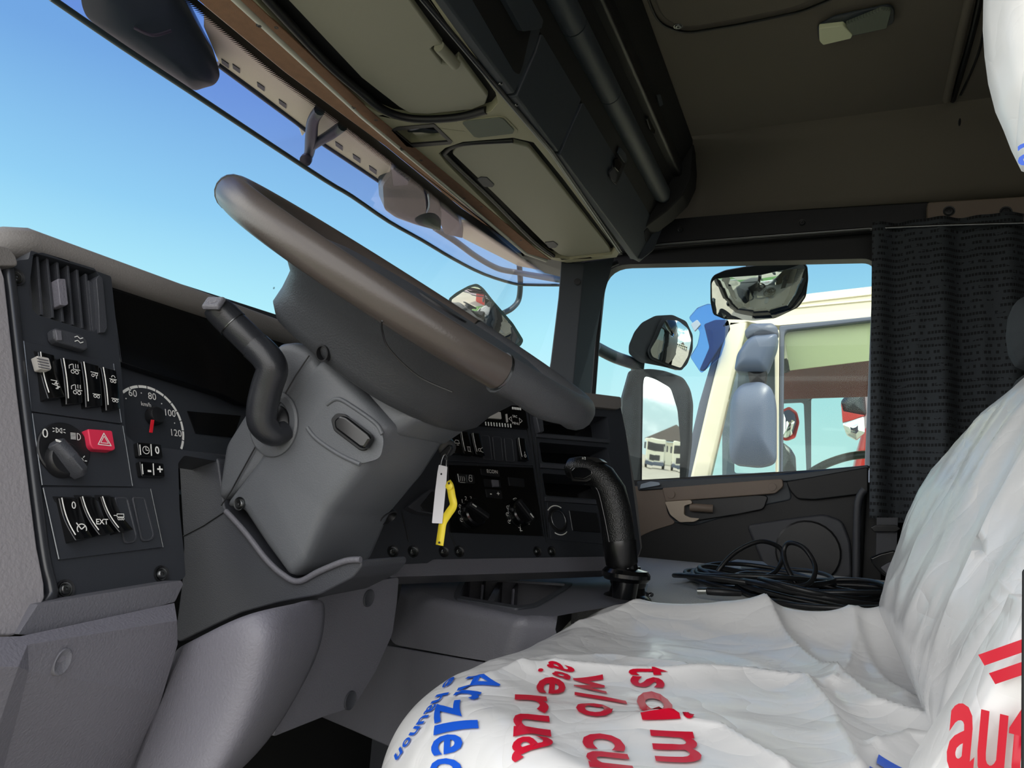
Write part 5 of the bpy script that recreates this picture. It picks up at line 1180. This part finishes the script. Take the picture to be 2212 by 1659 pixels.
def from_s(s):
    y = s.y; e_ = s.x+RFS if s.x >= 0 else RFS*(1-math.sin(min(math.pi/2, -s.x/RFS))); x = x0f(y)+e_
    nx_ = -.0012 if s.x < 0 else 0
    return Vector((x+nx_*math.sin(min(math.pi/2, -s.x/RFS)) if s.x < 0 else x, y, seat_h(x, y)+.0013))
def seat_word(s, p0, p1, h, m):
    if m == 'red_print':
        a, b = surf_hit(*p0), surf_hit(*p1); a.z = b.z = 0; d = (b-a).normalized(); surf_text('printed_letter', s, a, b, h, m, on_seat, Vector((-d.y, d.x, 0))); return
    a, b = to_s(surf_hit(*p0)), to_s(surf_hit(*p1)); d = (b-a).normalized(); up_ = Vector((-d.y, d.x, 0))
    surf_text('printed_letter', s, a, b, h, m, from_s, up_)
AW = {'i': .28, 'l': .28, 'm': .9, 'w': .82, 'r': .42, 't': .4, ' ': .3, '/': .4, 'A': .72, 's': .5, 'c': .52}
def bseat(s, pts, h, m):
    tot = sum(AW.get(c_, .58) for c_ in s); acc_ = 0; (xa, ya), (xb, yb) = pts
    for c_ in s:
        w_ = AW.get(c_, .58); f0, f1 = (acc_+w_*.05)/tot, (acc_+w_*.95)/tot; acc_ += w_
        if c_ != ' ': seat_word(c_, (xa+(xb-xa)*f0, ya+(yb-ya)*f0), (xa+(xb-xa)*f1, ya+(yb-ya)*f1), h, m)
bseat('e haunon', [(972, 1468), (853, 1640)], .0175, 'blue_print')
bseat('Ar', [(1020, 1462), (978, 1518)], .046, 'blue_print')
bseat('zled', [(952, 1520), (938, 1690)], .042, 'blue_print')
bseat('ag', [(1196, 1430), (1180, 1462)], .045, 'red_print')
bseat('e', [(1172, 1462), (1166, 1502)], .044, 'red_print')
bseat('rua', [(1122, 1502), (1119, 1650)], .047, 'red_print')
bseat('w/o', [(1247, 1452), (1258, 1552)], .050, 'red_print')
bseat('cu', [(1266, 1586), (1288, 1665)], .050, 'red_print')
bseat('ts', [(1366, 1442), (1376, 1488)], .054, 'red_print')
bseat('oi', [(1382, 1492), (1400, 1562)], .050, 'red_print')
bseat('m', [(1416, 1578), (1432, 1654)], .054, 'red_print')
bseat('ie', [(1915, 1642), (1905, 1720)], .05, 'blue_print')
def bol(s, px, py, size, rot, m, sx=1):
    a = R2(rot); ex = Vector((math.cos(a), 0, math.sin(a))); ey = Vector((-math.sin(a), 0, math.cos(a)))
    o = txt('printed_word', s, YP(.395-.0125).hit(px, py), ex, ey, size, m, pc, n=Vector((0, -1, 0)), bold=.02*size, sx=sx, off=0)
bol('aut', 2138, 1588, .056, -6, 'red_print', .42)
bol('ll', 2192, 1425, .036, -62, 'red_print', 1)
# the seat under the film
ds = thing('driver_seat', 'dark driver seat body under the white plastic film', 'seat', (0, .68, -.6))
rbox('cushion', (-.04, .71, -.29), (1, 0, 0), (0, 1, 0), (0, 0, 1), (.40, .46, .18), 'dark_fabric', ds, .03)
rbox('seat_base', (-.02, .68, -.58), (1, 0, 0), (0, 1, 0), (0, 0, 1), (.36, .40, .40), 'darker', ds, .02)
rbox('backrest', (.33, .70, .10), (.43, 0, .9), (0, 1, 0), (-.9, 0, .43), (.46, .40, .07), 'dark_fabric', ds, .03)
for yy in (.60, .76): tube('headrest_post', [Vector((.40, yy, .24)), Vector((.30, .62+(yy-.68)*.6, .42))], .007, 'steel', ds, sm=0)
rbox('headrest', (.30, .635, .50), (1, 0, 0), (0, 1, 0), (0, 0, 1), (.20, .14, .26), 'film', ds, .045, 5, label='headrest under white plastic film')
hf = thing('headrest_cover', 'white plastic film hanging over the headrest at the picture edge', 'headrest cover', (.2, .6, .5))
film('hanging_film', [(2134, -120), (2131, -20), (2130, 40), (2134, 100), (2142, 160), (2158, 222), (2176, 262), (2194, 308), (2216, 352), (2420, 420), (2480, -120)], YP(.52), .03, hf, th=.012, amp=.004, seed=9, fr=5, stretch=(1.5, 1, .7))
tx = txt('printed_word', 'a', YP(.487).hit(2222, 325), (1, 0, 0), (0, 0, 1), .03, 'blue_print', hf, n=Vector((0, -1, 0)))
# passenger seat: only its headrest edge is in view
ps = thing('passenger_seat', 'dark ribbed passenger seat headrest edge behind the driver seat', 'seat', (.45, 1.6, -.6))
dome('headrest', [(2180, 720), (2184, 680), (2196, 650), (2230, 630), (2330, 640), (2340, 780), (2240, 800), (2200, 785), (2186, 760)], YP(1.45), .05, 'dark_fabric', ps, th=.03, r=6, rings=8)
dome('backrest', [(2192, 835), (2205, 812), (2240, 800), (2400, 800), (2420, 1250), (2180, 1250), (2190, 950)], YP(1.47), .05, 'dark_fabric', ps, th=.03, r=10, rings=8)
rbox('seat_base', (.45, 1.66, -.45), (1, 0, 0), (0, 1, 0), (0, 0, 1), (.3, .3, .62), 'darker', ps, .02)
# edge of the driver's door post at the picture's right border
o = slab('trim_6', [(2209, 1230), (2260, 1225), (2260, 1800), (2206, 1800)], YP(.345), .002, 'seal', None, .001); struct(o)

# ================================================================== OUTSIDE: OUR TRUCK'S VISOR, LAMPS, MIRRORS
PV = Pl((.50, 0, -.866), (-1.12, 1, .735))
vs = thing('sun_visor', 'smoked translucent exterior sun visor above the windscreen', 'sun visor', (-1.1, 1.1, .74))
low_e = [(110, -5), (263, 100), (407, 195), (534, 279), (700, 388), (760, 424), (839, 478), (912, 519), (981, 560), (1045, 592), (1108, 612), (1140, 615), (1216, 616)]
up_e = [(1216, 540), (1100, 470), (900, 300), (700, 140), (480, -30), (300, -160), (40, -60)]
slab('tinted_panel', low_e+up_e, PV, .004, 'visor', vs, 0)
tube('visor_edge', [(p[0], p[1], PV) for p in low_e], .0055, 'arm', vs, sm=3, seg=8)
rp_ = thing('roof_front', 'ivory roof front panel with square slots behind the visor', 'roof panel', (-1.0, 1.2, .82))
PR = ZP(.835, -1)
slab('slotted_panel', [(440, 60), (472, 136), (560, 200), (640, 262), (652, 296), (664, 282), (698, 309), (770, 356), (837, 402), (850, 340), (700, 210), (500, 50), (440, 0)], PR, .01, 'ivory', rp_, .003)
tube('panel_flange', [(470, 138, PR), (640, 264, PR), (700, 312, PR), (838, 404, PR)], .006, 'arm', rp_, sm=0, seg=8)
for px, py in ((486, 138), (510, 149), (563, 188), (610, 225), (732, 316), (770, 343), (805, 368)):
    slab('slot', [(px-8, py-10), (px+8, py+1), (px+8, py+10), (px-7, py-1)], PR.off(.002), .002, 'pod', rp_, 0)
slab('slotted_panel', [(985, 478), (1010, 482), (1060, 512), (1130, 556), (1190, 570), (1190, 588), (1120, 575), (1040, 535), (1000, 515)], PR, .01, 'ivory', rp_, .002, 2)
PQ = ZP(.80, -1)
vb_ = thing('visor_bracket', 'grey forked bracket carrying the visor near the middle', 'bracket', PQ.hit(690, 290))
tube('bracket_arm', [(690, 238, PQ), (676, 262, PQ), (672, 300, PQ), (668, 330, PQ), (660, 348, ZP(.775, -1))], [.012, .013, .014, .012, .010], 'arm', vb_, seg=10)
tube('bracket_arm', [(740, 272, PQ), (712, 292, PQ), (690, 305, PQ), (672, 318, PQ)], [.012, .012, .011, .010], 'arm', vb_, seg=10)
lathe('bracket_bolt', ZP(.775, -1).hit(661, 345), (.3, -.6, -.7), [(.014, -.006), (.014, .006), (.006, .010), (.001, .010)], 'darker', vb_, 14)
l1_ = thing('roof_lamp', 'large smoky roof lamp pod behind the visor, partly above the picture', 'lamp', PQ.hit(330, 60))
PW = Pl((.55, -.2, -.8), PQ.hit(330, 60))
dome('lamp_shell', [(172, -60), (176, 10), (186, 36), (214, 62), (300, 122), (420, 197), (440, 190), (464, 184), (476, 165), (470, 136), (452, 104), (430, 60), (400, 0), (360, -80)], PW, .02, 'pod', l1_, th=.06, r=12, rings=8, power=4)
tube('lamp_wire', [(290, 60, PW.off(.025)), (330, 76, PW.off(.035)), (370, 66, PW.off(.03))], .003, 'dark', l1_, seg=6)
l2_ = thing('marker_lamp', 'grey square lamp pod with a wire loop behind the visor', 'lamp', PQ.hit(890, 420))
dome('lamp_shell', [(827, 400), (850, 372), (900, 385), (955, 430), (952, 500), (900, 486), (855, 470), (830, 452)], Pl((.55, -.2, -.8), PQ.hit(890, 430)), .015, 'pod', l2_, th=.05, r=8, rings=6, power=4)
tube('lamp_wire', [(925, 420, ZP(.79, -1)), (926, 448, ZP(.785, -1)), (912, 468, ZP(.78, -1)), (890, 474, ZP(.78, -1))], .003, 'phone', l2_, seg=6)
slab('lamp_bracket', [(846, 368), (856, 362), (888, 382), (880, 400), (850, 402)], PQ, .004, 'arm', l2_, .001)
slab('lamp_cradle', [(952, 430), (990, 470), (1000, 515), (960, 505), (950, 480)], PQ, .03, 'darker', l2_, .004, 4)
# front mirror on its tube frame
PM = lambda x: XL(x)
fm = thing('front_mirror', 'rounded front mirror on a bent tube outside the windscreen corner', 'mirror', XL(-1.5).hit(1050, 660))
TA = -1.42
tube('mirror_tube', [(940, 492, XL(TA)), (985, 522, XL(TA)), (1030, 555, XL(TA)), (1076, 580, XL(TA+.02)), (1120, 589, XL(TA+.08)), (1171, 598, XL(-1.1)), (1218, 605, XL(-.9))], .013, 'arm', fm, seg=12)
tube('mirror_tube', [(1122, 574, XL(TA+.08)), (1124, 614, XL(TA+.07)), (1120, 648, XL(TA+.05)), (1106, 666, XL(TA+.04)), (1086, 677, XL(TA+.02))], .013, 'arm', fm, seg=12)
PG = Pl((.50, -.80, -.30), XL(TA+.03).hit(1055, 690))
gpts = [(968, 646), (985, 632), (1012, 617), (1030, 612), (1044, 622), (1066, 650), (1108, 698), (1131, 735), (1124, 748), (1090, 760), (1040, 730), (985, 690)]
dome('mirror_shell', gpts, PG.off(-.006), -.03, 'pod', fm, th=-.006, r=6, rings=6)
dome('mirror_face', [(974, 648), (1012, 622), (1029, 618), (1040, 626), (1062, 654), (1103, 702), (1124, 736), (1118, 742), (1085, 752), (1040, 722), (990, 688)], PG.off(.002), .018, 'mirror', fm, r=6, rings=10, sph=True)
# door mirrors on the passenger side
ms = thing('door_mirrors', 'wide angle mirror above a tall main mirror on one bracket outside the window', 'mirror', YP(2.62).hit(1420, 900))
YM = 2.62
vm = YP(YM).hit(1430, 900).normalized()
def mirror_plane(px, py, target, y=YM):
    p = YP(y).hit(px, py); n = (Vector(target).normalized()-p.normalized()).normalized(); return Pl(n, p)
P1m = mirror_plane(1430, 920, (1, -.03, .03)); P2m = mirror_plane(1450, 740, (1, -.25, .0))
hs = [(1362, 800), (1400, 797), (1430, 801), (1472, 816), (1487, 842), (1493, 872), (1490, 960), (1480, 1045), (1462, 1120), (1360, 1120), (1340, 1045), (1345, 860)]
dome('main_housing', hs, P1m.off(-.012), -.05, 'house', ms, th=-.012, r=10, rings=7, power=4)
dome('main_glass', [(1392, 812), (1415, 819), (1448, 838), (1463, 885), (1469, 950), (1468, 1034), (1462, 1100), (1386, 1100), (1387, 950), (1389, 830)], P1m.off(.003), .0012, 'mirror', ms, r=8, rings=8, sph=True, label='tall flat mirror glass')
slab('mirror_lip', hs, P1m, .012, 'house', ms, .003, 8, holes=[fillet([(1392, 812), (1415, 819), (1448, 838), (1463, 885), (1469, 950), (1468, 1034), (1462, 1100), (1386, 1100), (1387, 950), (1389, 830)], 6)])
ws = [(1358, 746), (1370, 717), (1386, 697), (1415, 682), (1452, 680), (1482, 694), (1496, 724), (1496, 755), (1484, 787), (1470, 801), (1427, 791), (1380, 782), (1358, 764)]
dome('wide_housing', ws, P2m.off(-.002), -.07, 'house', ms, th=-.002, r=6, rings=8, power=3)
dome('wide_rim', [(1432, 685), (1465, 687), (1488, 706), (1496, 730), (1489, 772), (1473, 801), (1444, 792), (1404, 775), (1398, 758), (1412, 728), (1422, 702)], P2m.off(.008), .001, 'house', ms, th=.03, r=6, rings=4)
dome('wide_glass', [(1437, 691), (1464, 693), (1485, 710), (1492, 735), (1485, 770), (1471, 795), (1446, 787), (1409, 771), (1404, 756), (1418, 730), (1428, 706)], P2m.off(.011), .012, 'mirror', ms, r=5, rings=12, sph=True, label='small convex mirror glass')
tube('mirror_arm', [(1290, 752, YP(2.46)), (1330, 772, YP(2.52)), (1385, 790, YP(2.60))], .022, 'arm', ms, seg=12)
tube('mirror_post', [(1378, 780, YP(2.62)), (1372, 900, YP(2.62)), (1366, 1080, YP(2.62))], .024, 'arm', ms, sm=0, seg=12)
km = thing('kerb_mirror', 'wide convex kerb mirror hanging above the passenger window outside', 'mirror', YP(2.52).hit(1640, 625))
P3m = mirror_plane(1640, 635, (.10, -.35, -.93), 2.50)
P3m = Pl((-.05, -.86, -.50), YP(2.5).hit(1640, 635))
ks = [(1535, 606), (1541, 595), (1566, 584), (1611, 576), (1671, 569), (1731, 565), (1744, 575), (1746, 603), (1741, 641), (1725, 663), (1677, 686), (1630, 691), (1566, 689), (1541, 679), (1535, 651)]
dome('mirror_shell', ks, P3m.off(-.004), -.06, 'house', km, th=-.004, r=6, rings=7, power=3)
slab('mirror_lip', ks, P3m, .01, 'house', km, .003, 6)
dome('mirror_face', [(1538, 610), (1546, 601), (1582, 594), (1646, 588), (1700, 578), (1734, 569), (1742, 580), (1743, 603), (1738, 640), (1722, 660), (1677, 682), (1630, 687), (1566, 685), (1544, 676), (1539, 650)], P3m.off(.001), .05, 'mirror', km, r=5, rings=16, sph=True, label='strongly convex mirror glass')
slab('mirror_mount', [(1608, 556), (1672, 552), (1670, 578), (1612, 582)], YP(2.50), .05, 'darker', km, .004, 3)

# ================================================================== OUTSIDE: GROUND AND OTHER TRUCKS
GZ = -2.25
o = mk('ground', [Vector((-150, -150, GZ)), Vector((150, -150, GZ)), Vector((150, 150, GZ)), Vector((-150, 150, GZ))], [(0, 1, 2, 3)], 'asphalt'); struct(o)
YT = 4.4
wt = thing('white_truck', 'white truck cab with blue visor parked alongside, seen through the passenger window', 'truck', (YP(YT).hit(1700, 900).x, YT+1, GZ))
T0 = YP(YT)
slab('roof_panel', [(1560, 706), (1590, 668), (1640, 655), (1750, 634), (1890, 618), (2300, 560), (2300, 640), (1890, 684), (1684, 703), (1640, 700), (1614, 694)], T0, 2.3, 'truckw', wt, .05, 4, seg=3)
slab('roof_rib', [(1600, 670), (1750, 648), (1890, 632), (2200, 598), (2200, 602), (1890, 636), (1750, 652), (1602, 674)], T0.off(.012), .02, 'truckw', wt, .004)
slab('roof_rib', [(1690, 664), (1890, 645), (2200, 610), (2200, 613), (1890, 649), (1692, 668)], T0.off(.010), .02, 'truckw', wt, .004)
slab('a_pillar', [(1572, 690), (1616, 690), (1580, 830), (1530, 1045), (1486, 1050), (1530, 860)], T0, .10, 'truckw', wt, .02, seg=3)
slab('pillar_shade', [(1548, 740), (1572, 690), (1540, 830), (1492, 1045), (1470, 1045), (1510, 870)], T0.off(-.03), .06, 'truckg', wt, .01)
slab('b_pillar', [(1673, 712), (1683, 712), (1681, 1040), (1675, 1040)], T0.off(.02), .05, 'truckw', wt, .006)
slab('window_frame', [(1683, 703), (2100, 660), (2100, 1060), (1683, 1060)], T0.off(.004), .06, 'truckg', wt, .01, holes=[fillet([(1694, 714), (2060, 672), (2060, 1040), (1690, 1040)], 12)])
slab('lower_body', [(1440, 1058), (2300, 1030), (2300, 1900), (1380, 1900)], T0, 2.3, 'truckw', wt, .05)
slab('sill_trim', [(1480, 1030), (1690, 1018), (2100, 1000), (2100, 1066), (1460, 1075)], T0.off(.01), .08, 'truckg', wt, .01)
slab('door_glass', [(1688, 708), (2080, 664), (2080, 1045), (1688, 1045)], T0.off(-.02), .006, 'tglass', wt, 0)
slab('quarter_glass', [(1612, 712), (1674, 708), (1674, 1040), (1528, 1045)], T0.off(-.02), .006, 'tglass', wt, 0)
K['rdark'] = mat('dull red lining', '#7a4a48', .8, var=.4, vscale=3)
K['blindp'] = mat('pale window blind', '#ece0b4', .7, var=.1, vscale=2)
slab('inner_blind', [(1692, 712), (1892, 690), (2100, 668), (2100, 752), (1885, 778), (1706, 800)], T0.off(-.06), .01, 'blindp', wt, .002)
slab('headlining', [(1690, 800), (1885, 776), (2100, 750), (2100, 846), (1880, 856), (1690, 862)], T0.off(-.5), .02, 'rdark', wt, .002)
slab('headlining', [(1600, 720), (1690, 712), (1690, 870), (1590, 880)], T0.off(-.6), .02, 'truckg', wt, .002)
TF = YP(YT+2.25)
slab('far_door', [(1560, 700), (2200, 640), (2200, 1100), (1560, 1100)], TF, .05, 'truckg', wt, .01, holes=[fillet([(1585, 875), (1736, 868), (1742, 1022), (1585, 1022)], 8), fillet([(1752, 858), (1900, 848), (1900, 1012), (1752, 1018)], 8)])
tube('wheel_rim', [(1752, 1020, YP(YT+.6)), (1790, 1000, YP(YT+.6)), (1840, 985, YP(YT+.65)), (1900, 980, YP(YT+.7))], .025, 'darker', wt, seg=8)
tube('blind_arm', [(1690, 780, YP(YT+.3)), (1705, 800, YP(YT+.3))], .03, 'darker', wt, sm=2, seg=8)
# its mirrors and visor
nm = wt
TM = YP(YT-.28)
dome('arm_cap', [(1608, 716), (1622, 699), (1668, 698), (1680, 708), (1680, 722), (1650, 728), (1612, 730)], TM, .04, 'truckg', nm, th=.10, r=5)
dome('upper_housing', [(1612, 735), (1630, 722), (1680, 720), (1676, 748), (1655, 803), (1600, 802), (1586, 800), (1592, 765)], TM, .05, 'truckb', nm, th=.12, r=9, rings=9, power=5)
dome('mirror_neck', [(1614, 800), (1656, 800), (1652, 826), (1620, 828)], TM.off(-.02), .02, 'darker', nm, th=.08, r=3)
dome('lower_housing', [(1577, 880), (1584, 848), (1604, 828), (1645, 824), (1668, 838), (1674, 870), (1674, 998), (1640, 1008), (1582, 1002), (1575, 980)], TM, .07, 'truckb', nm, th=.14, r=16, rings=10, power=3)
bv = wt
slab('visor_blade', [(1487, 686), (1506, 664), (1530, 655), (1566, 664), (1566, 740), (1556, 770), (1514, 806), (1490, 770), (1506, 745), (1512, 716)], YP(YT-.05), .02, 'bluevis', bv, .004, 6)
slab('visor_bracket', [(1520, 700), (1545, 690), (1575, 690), (1580, 712), (1548, 760), (1522, 800), (1510, 800), (1532, 750)], YP(YT+.0), .03, 'truckg', bv, .006, 5)
slab('visor_edge', [(1492, 700), (1506, 690), (1514, 700), (1500, 716)], YP(YT-.08), .02, 'phone', bv, .006, 3)
# red truck further on
rt = thing('red_truck', 'red truck with dark mirror seen through the white truck windows', 'truck', (YP(9.5).hit(1900, 900).x, 10.5, GZ))
slab('red_body', [(1863, 926), (1900, 900), (2300, 880), (2300, 1500), (1820, 1500), (1845, 1010)], YP(9.5), 2.2, 'redt', rt, .08)
slab('cab_front', [(1880, 700), (2300, 690), (2300, 890), (1878, 905)], YP(9.6), 2.0, 'redt', rt, .08)
dome('mirror_housing', [(1816, 868), (1830, 850), (1868, 848), (1872, 895), (1850, 898), (1822, 892)], YP(9.2), .1, 'house', rt, th=.2, r=4)
slab('mirror_fin', [(1817, 870), (1822, 888), (1868, 897), (1840, 908), (1820, 912)], YP(9.15), .1, 'redt', rt, .01)
dome('mirror_glass', [(1820, 915), (1866, 900), (1868, 935), (1850, 950), (1828, 938)], YP(9.15), .03, 'mirror', rt, th=.1, r=4)
fmr = thing('far_mirror', 'small mirror with red edge between the white and red trucks', 'mirror', YP(7.2).hit(1708, 915))
dome('mirror_shell', [(1690, 885), (1705, 878), (1722, 890), (1727, 912), (1718, 945), (1700, 952), (1690, 950)], YP(7.2), -.05, 'redt', fmr, th=.05, r=5)
dome('mirror_face', [(1691, 890), (1704, 884), (1717, 894), (1720, 912), (1711, 940), (1698, 946), (1691, 944)], YP(7.19), .02, 'mirror', fmr, th=.02, r=5)
dome('mirror_shell', [(1690, 955), (1708, 968), (1718, 985), (1720, 1020), (1690, 1020)], YP(7.2), .05, 'house', fmr, th=.05, r=5)
# a row of parked white trucks and a hall behind, seen in the door mirrors
def parked(x, y, body, n_):
    t = thing('parked_truck', ['first', 'second', 'third', 'fourth', 'fifth', 'sixth', 'seventh'][n_]+' white truck of the row seen small in the tall door mirror', 'truck', (x, y, GZ), 'parked trucks seen in the mirror')
    rbox('cab', (x, y, GZ+1.9), (1, 0, 0), (0, 1, 0), (0, 0, 1), (2.2, 2.4, 2.7), body, t, .15)
    rbox('windscreen', (x-1.08, y, GZ+2.35), (1, 0, 0), (0, 1, 0), (0, 0, 1), (.12, 2.1, .85), 'gloss', t, .04)
    rbox('grille', (x-1.08, y, GZ+1.2), (1, 0, 0), (0, 1, 0), (0, 0, 1), (.12, 1.4, .6), 'darker', t, .03)
    rbox('bumper', (x-1.12, y, GZ+.55), (1, 0, 0), (0, 1, 0), (0, 0, 1), (.2, 2.35, .4), 'truckg', t, .05)
    for s_ in (-1, 1):
        rbox('headlamp', (x-1.15, y+s_*.95, GZ+.85), (1, 0, 0), (0, 1, 0), (0, 0, 1), (.12, .35, .2), 'chrome', t, .03)
        lathe('wheel', (x, y+s_*1.12, GZ+.5), (0, s_, 0), [(.5, -.14), (.5, .1), (.46, .14), (.28, .12), (.1, .06), (.01, .06)], 'rubber', t, 24)
        rbox('door_mirror', (x-.9, y+s_*1.38, GZ+2.3), (1, 0, 0), (0, 1, 0), (0, 0, 1), (.12, .22, .7), 'house', t, .04)
    return t
for i in range(7): parked(72, -10+i*3.3, 'truckw', i)
hl = thing('hall', 'low building with a grey pitched roof beyond the parked trucks', 'building', (95, 0, GZ))
rbox('hall_wall', (97, 2, GZ+1.6), (1, 0, 0), (0, 1, 0), (0, 0, 1), (10, 8, 3.2), 'truckw', hl, .05)
mk('hall_roof', [Vector(v) for v in ((91, -2.5, GZ+3.4), (91, 6.5, GZ+3.4), (91, 2, GZ+5.8), (103, -2.5, GZ+3.4), (103, 6.5, GZ+3.4), (103, 2, GZ+5.8))], [(0, 2, 1), (3, 4, 5), (0, 3, 5, 2), (1, 2, 5, 4), (0, 1, 4, 3)], 'rooft', hl, ang=20)
q = rbox('container', (6.5, -8, GZ+1.3), (1, 0, 0), (0, 1, 0), (0, 0, 1), (2.4, 2.4, 2.6), 'redt', None, .03); tag(q, 'red shipping box in the yard, seen in the kerb mirror', 'container')
tr_ = rbox('kerb_strip', (2, -4.2, GZ+.06), (1, 0, 0), (0, 1, 0), (0, 0, 1), (40, .25, .12), 'white', None, .02); tr_['kind'] = 'structure'
gg = rbox('grass_verge', (2, -5.4, GZ+.02), (1, 0, 0), (0, 1, 0), (0, 0, 1), (40, 2.2, .04), 'leaf', None, .01); gg['kind'] = 'structure'
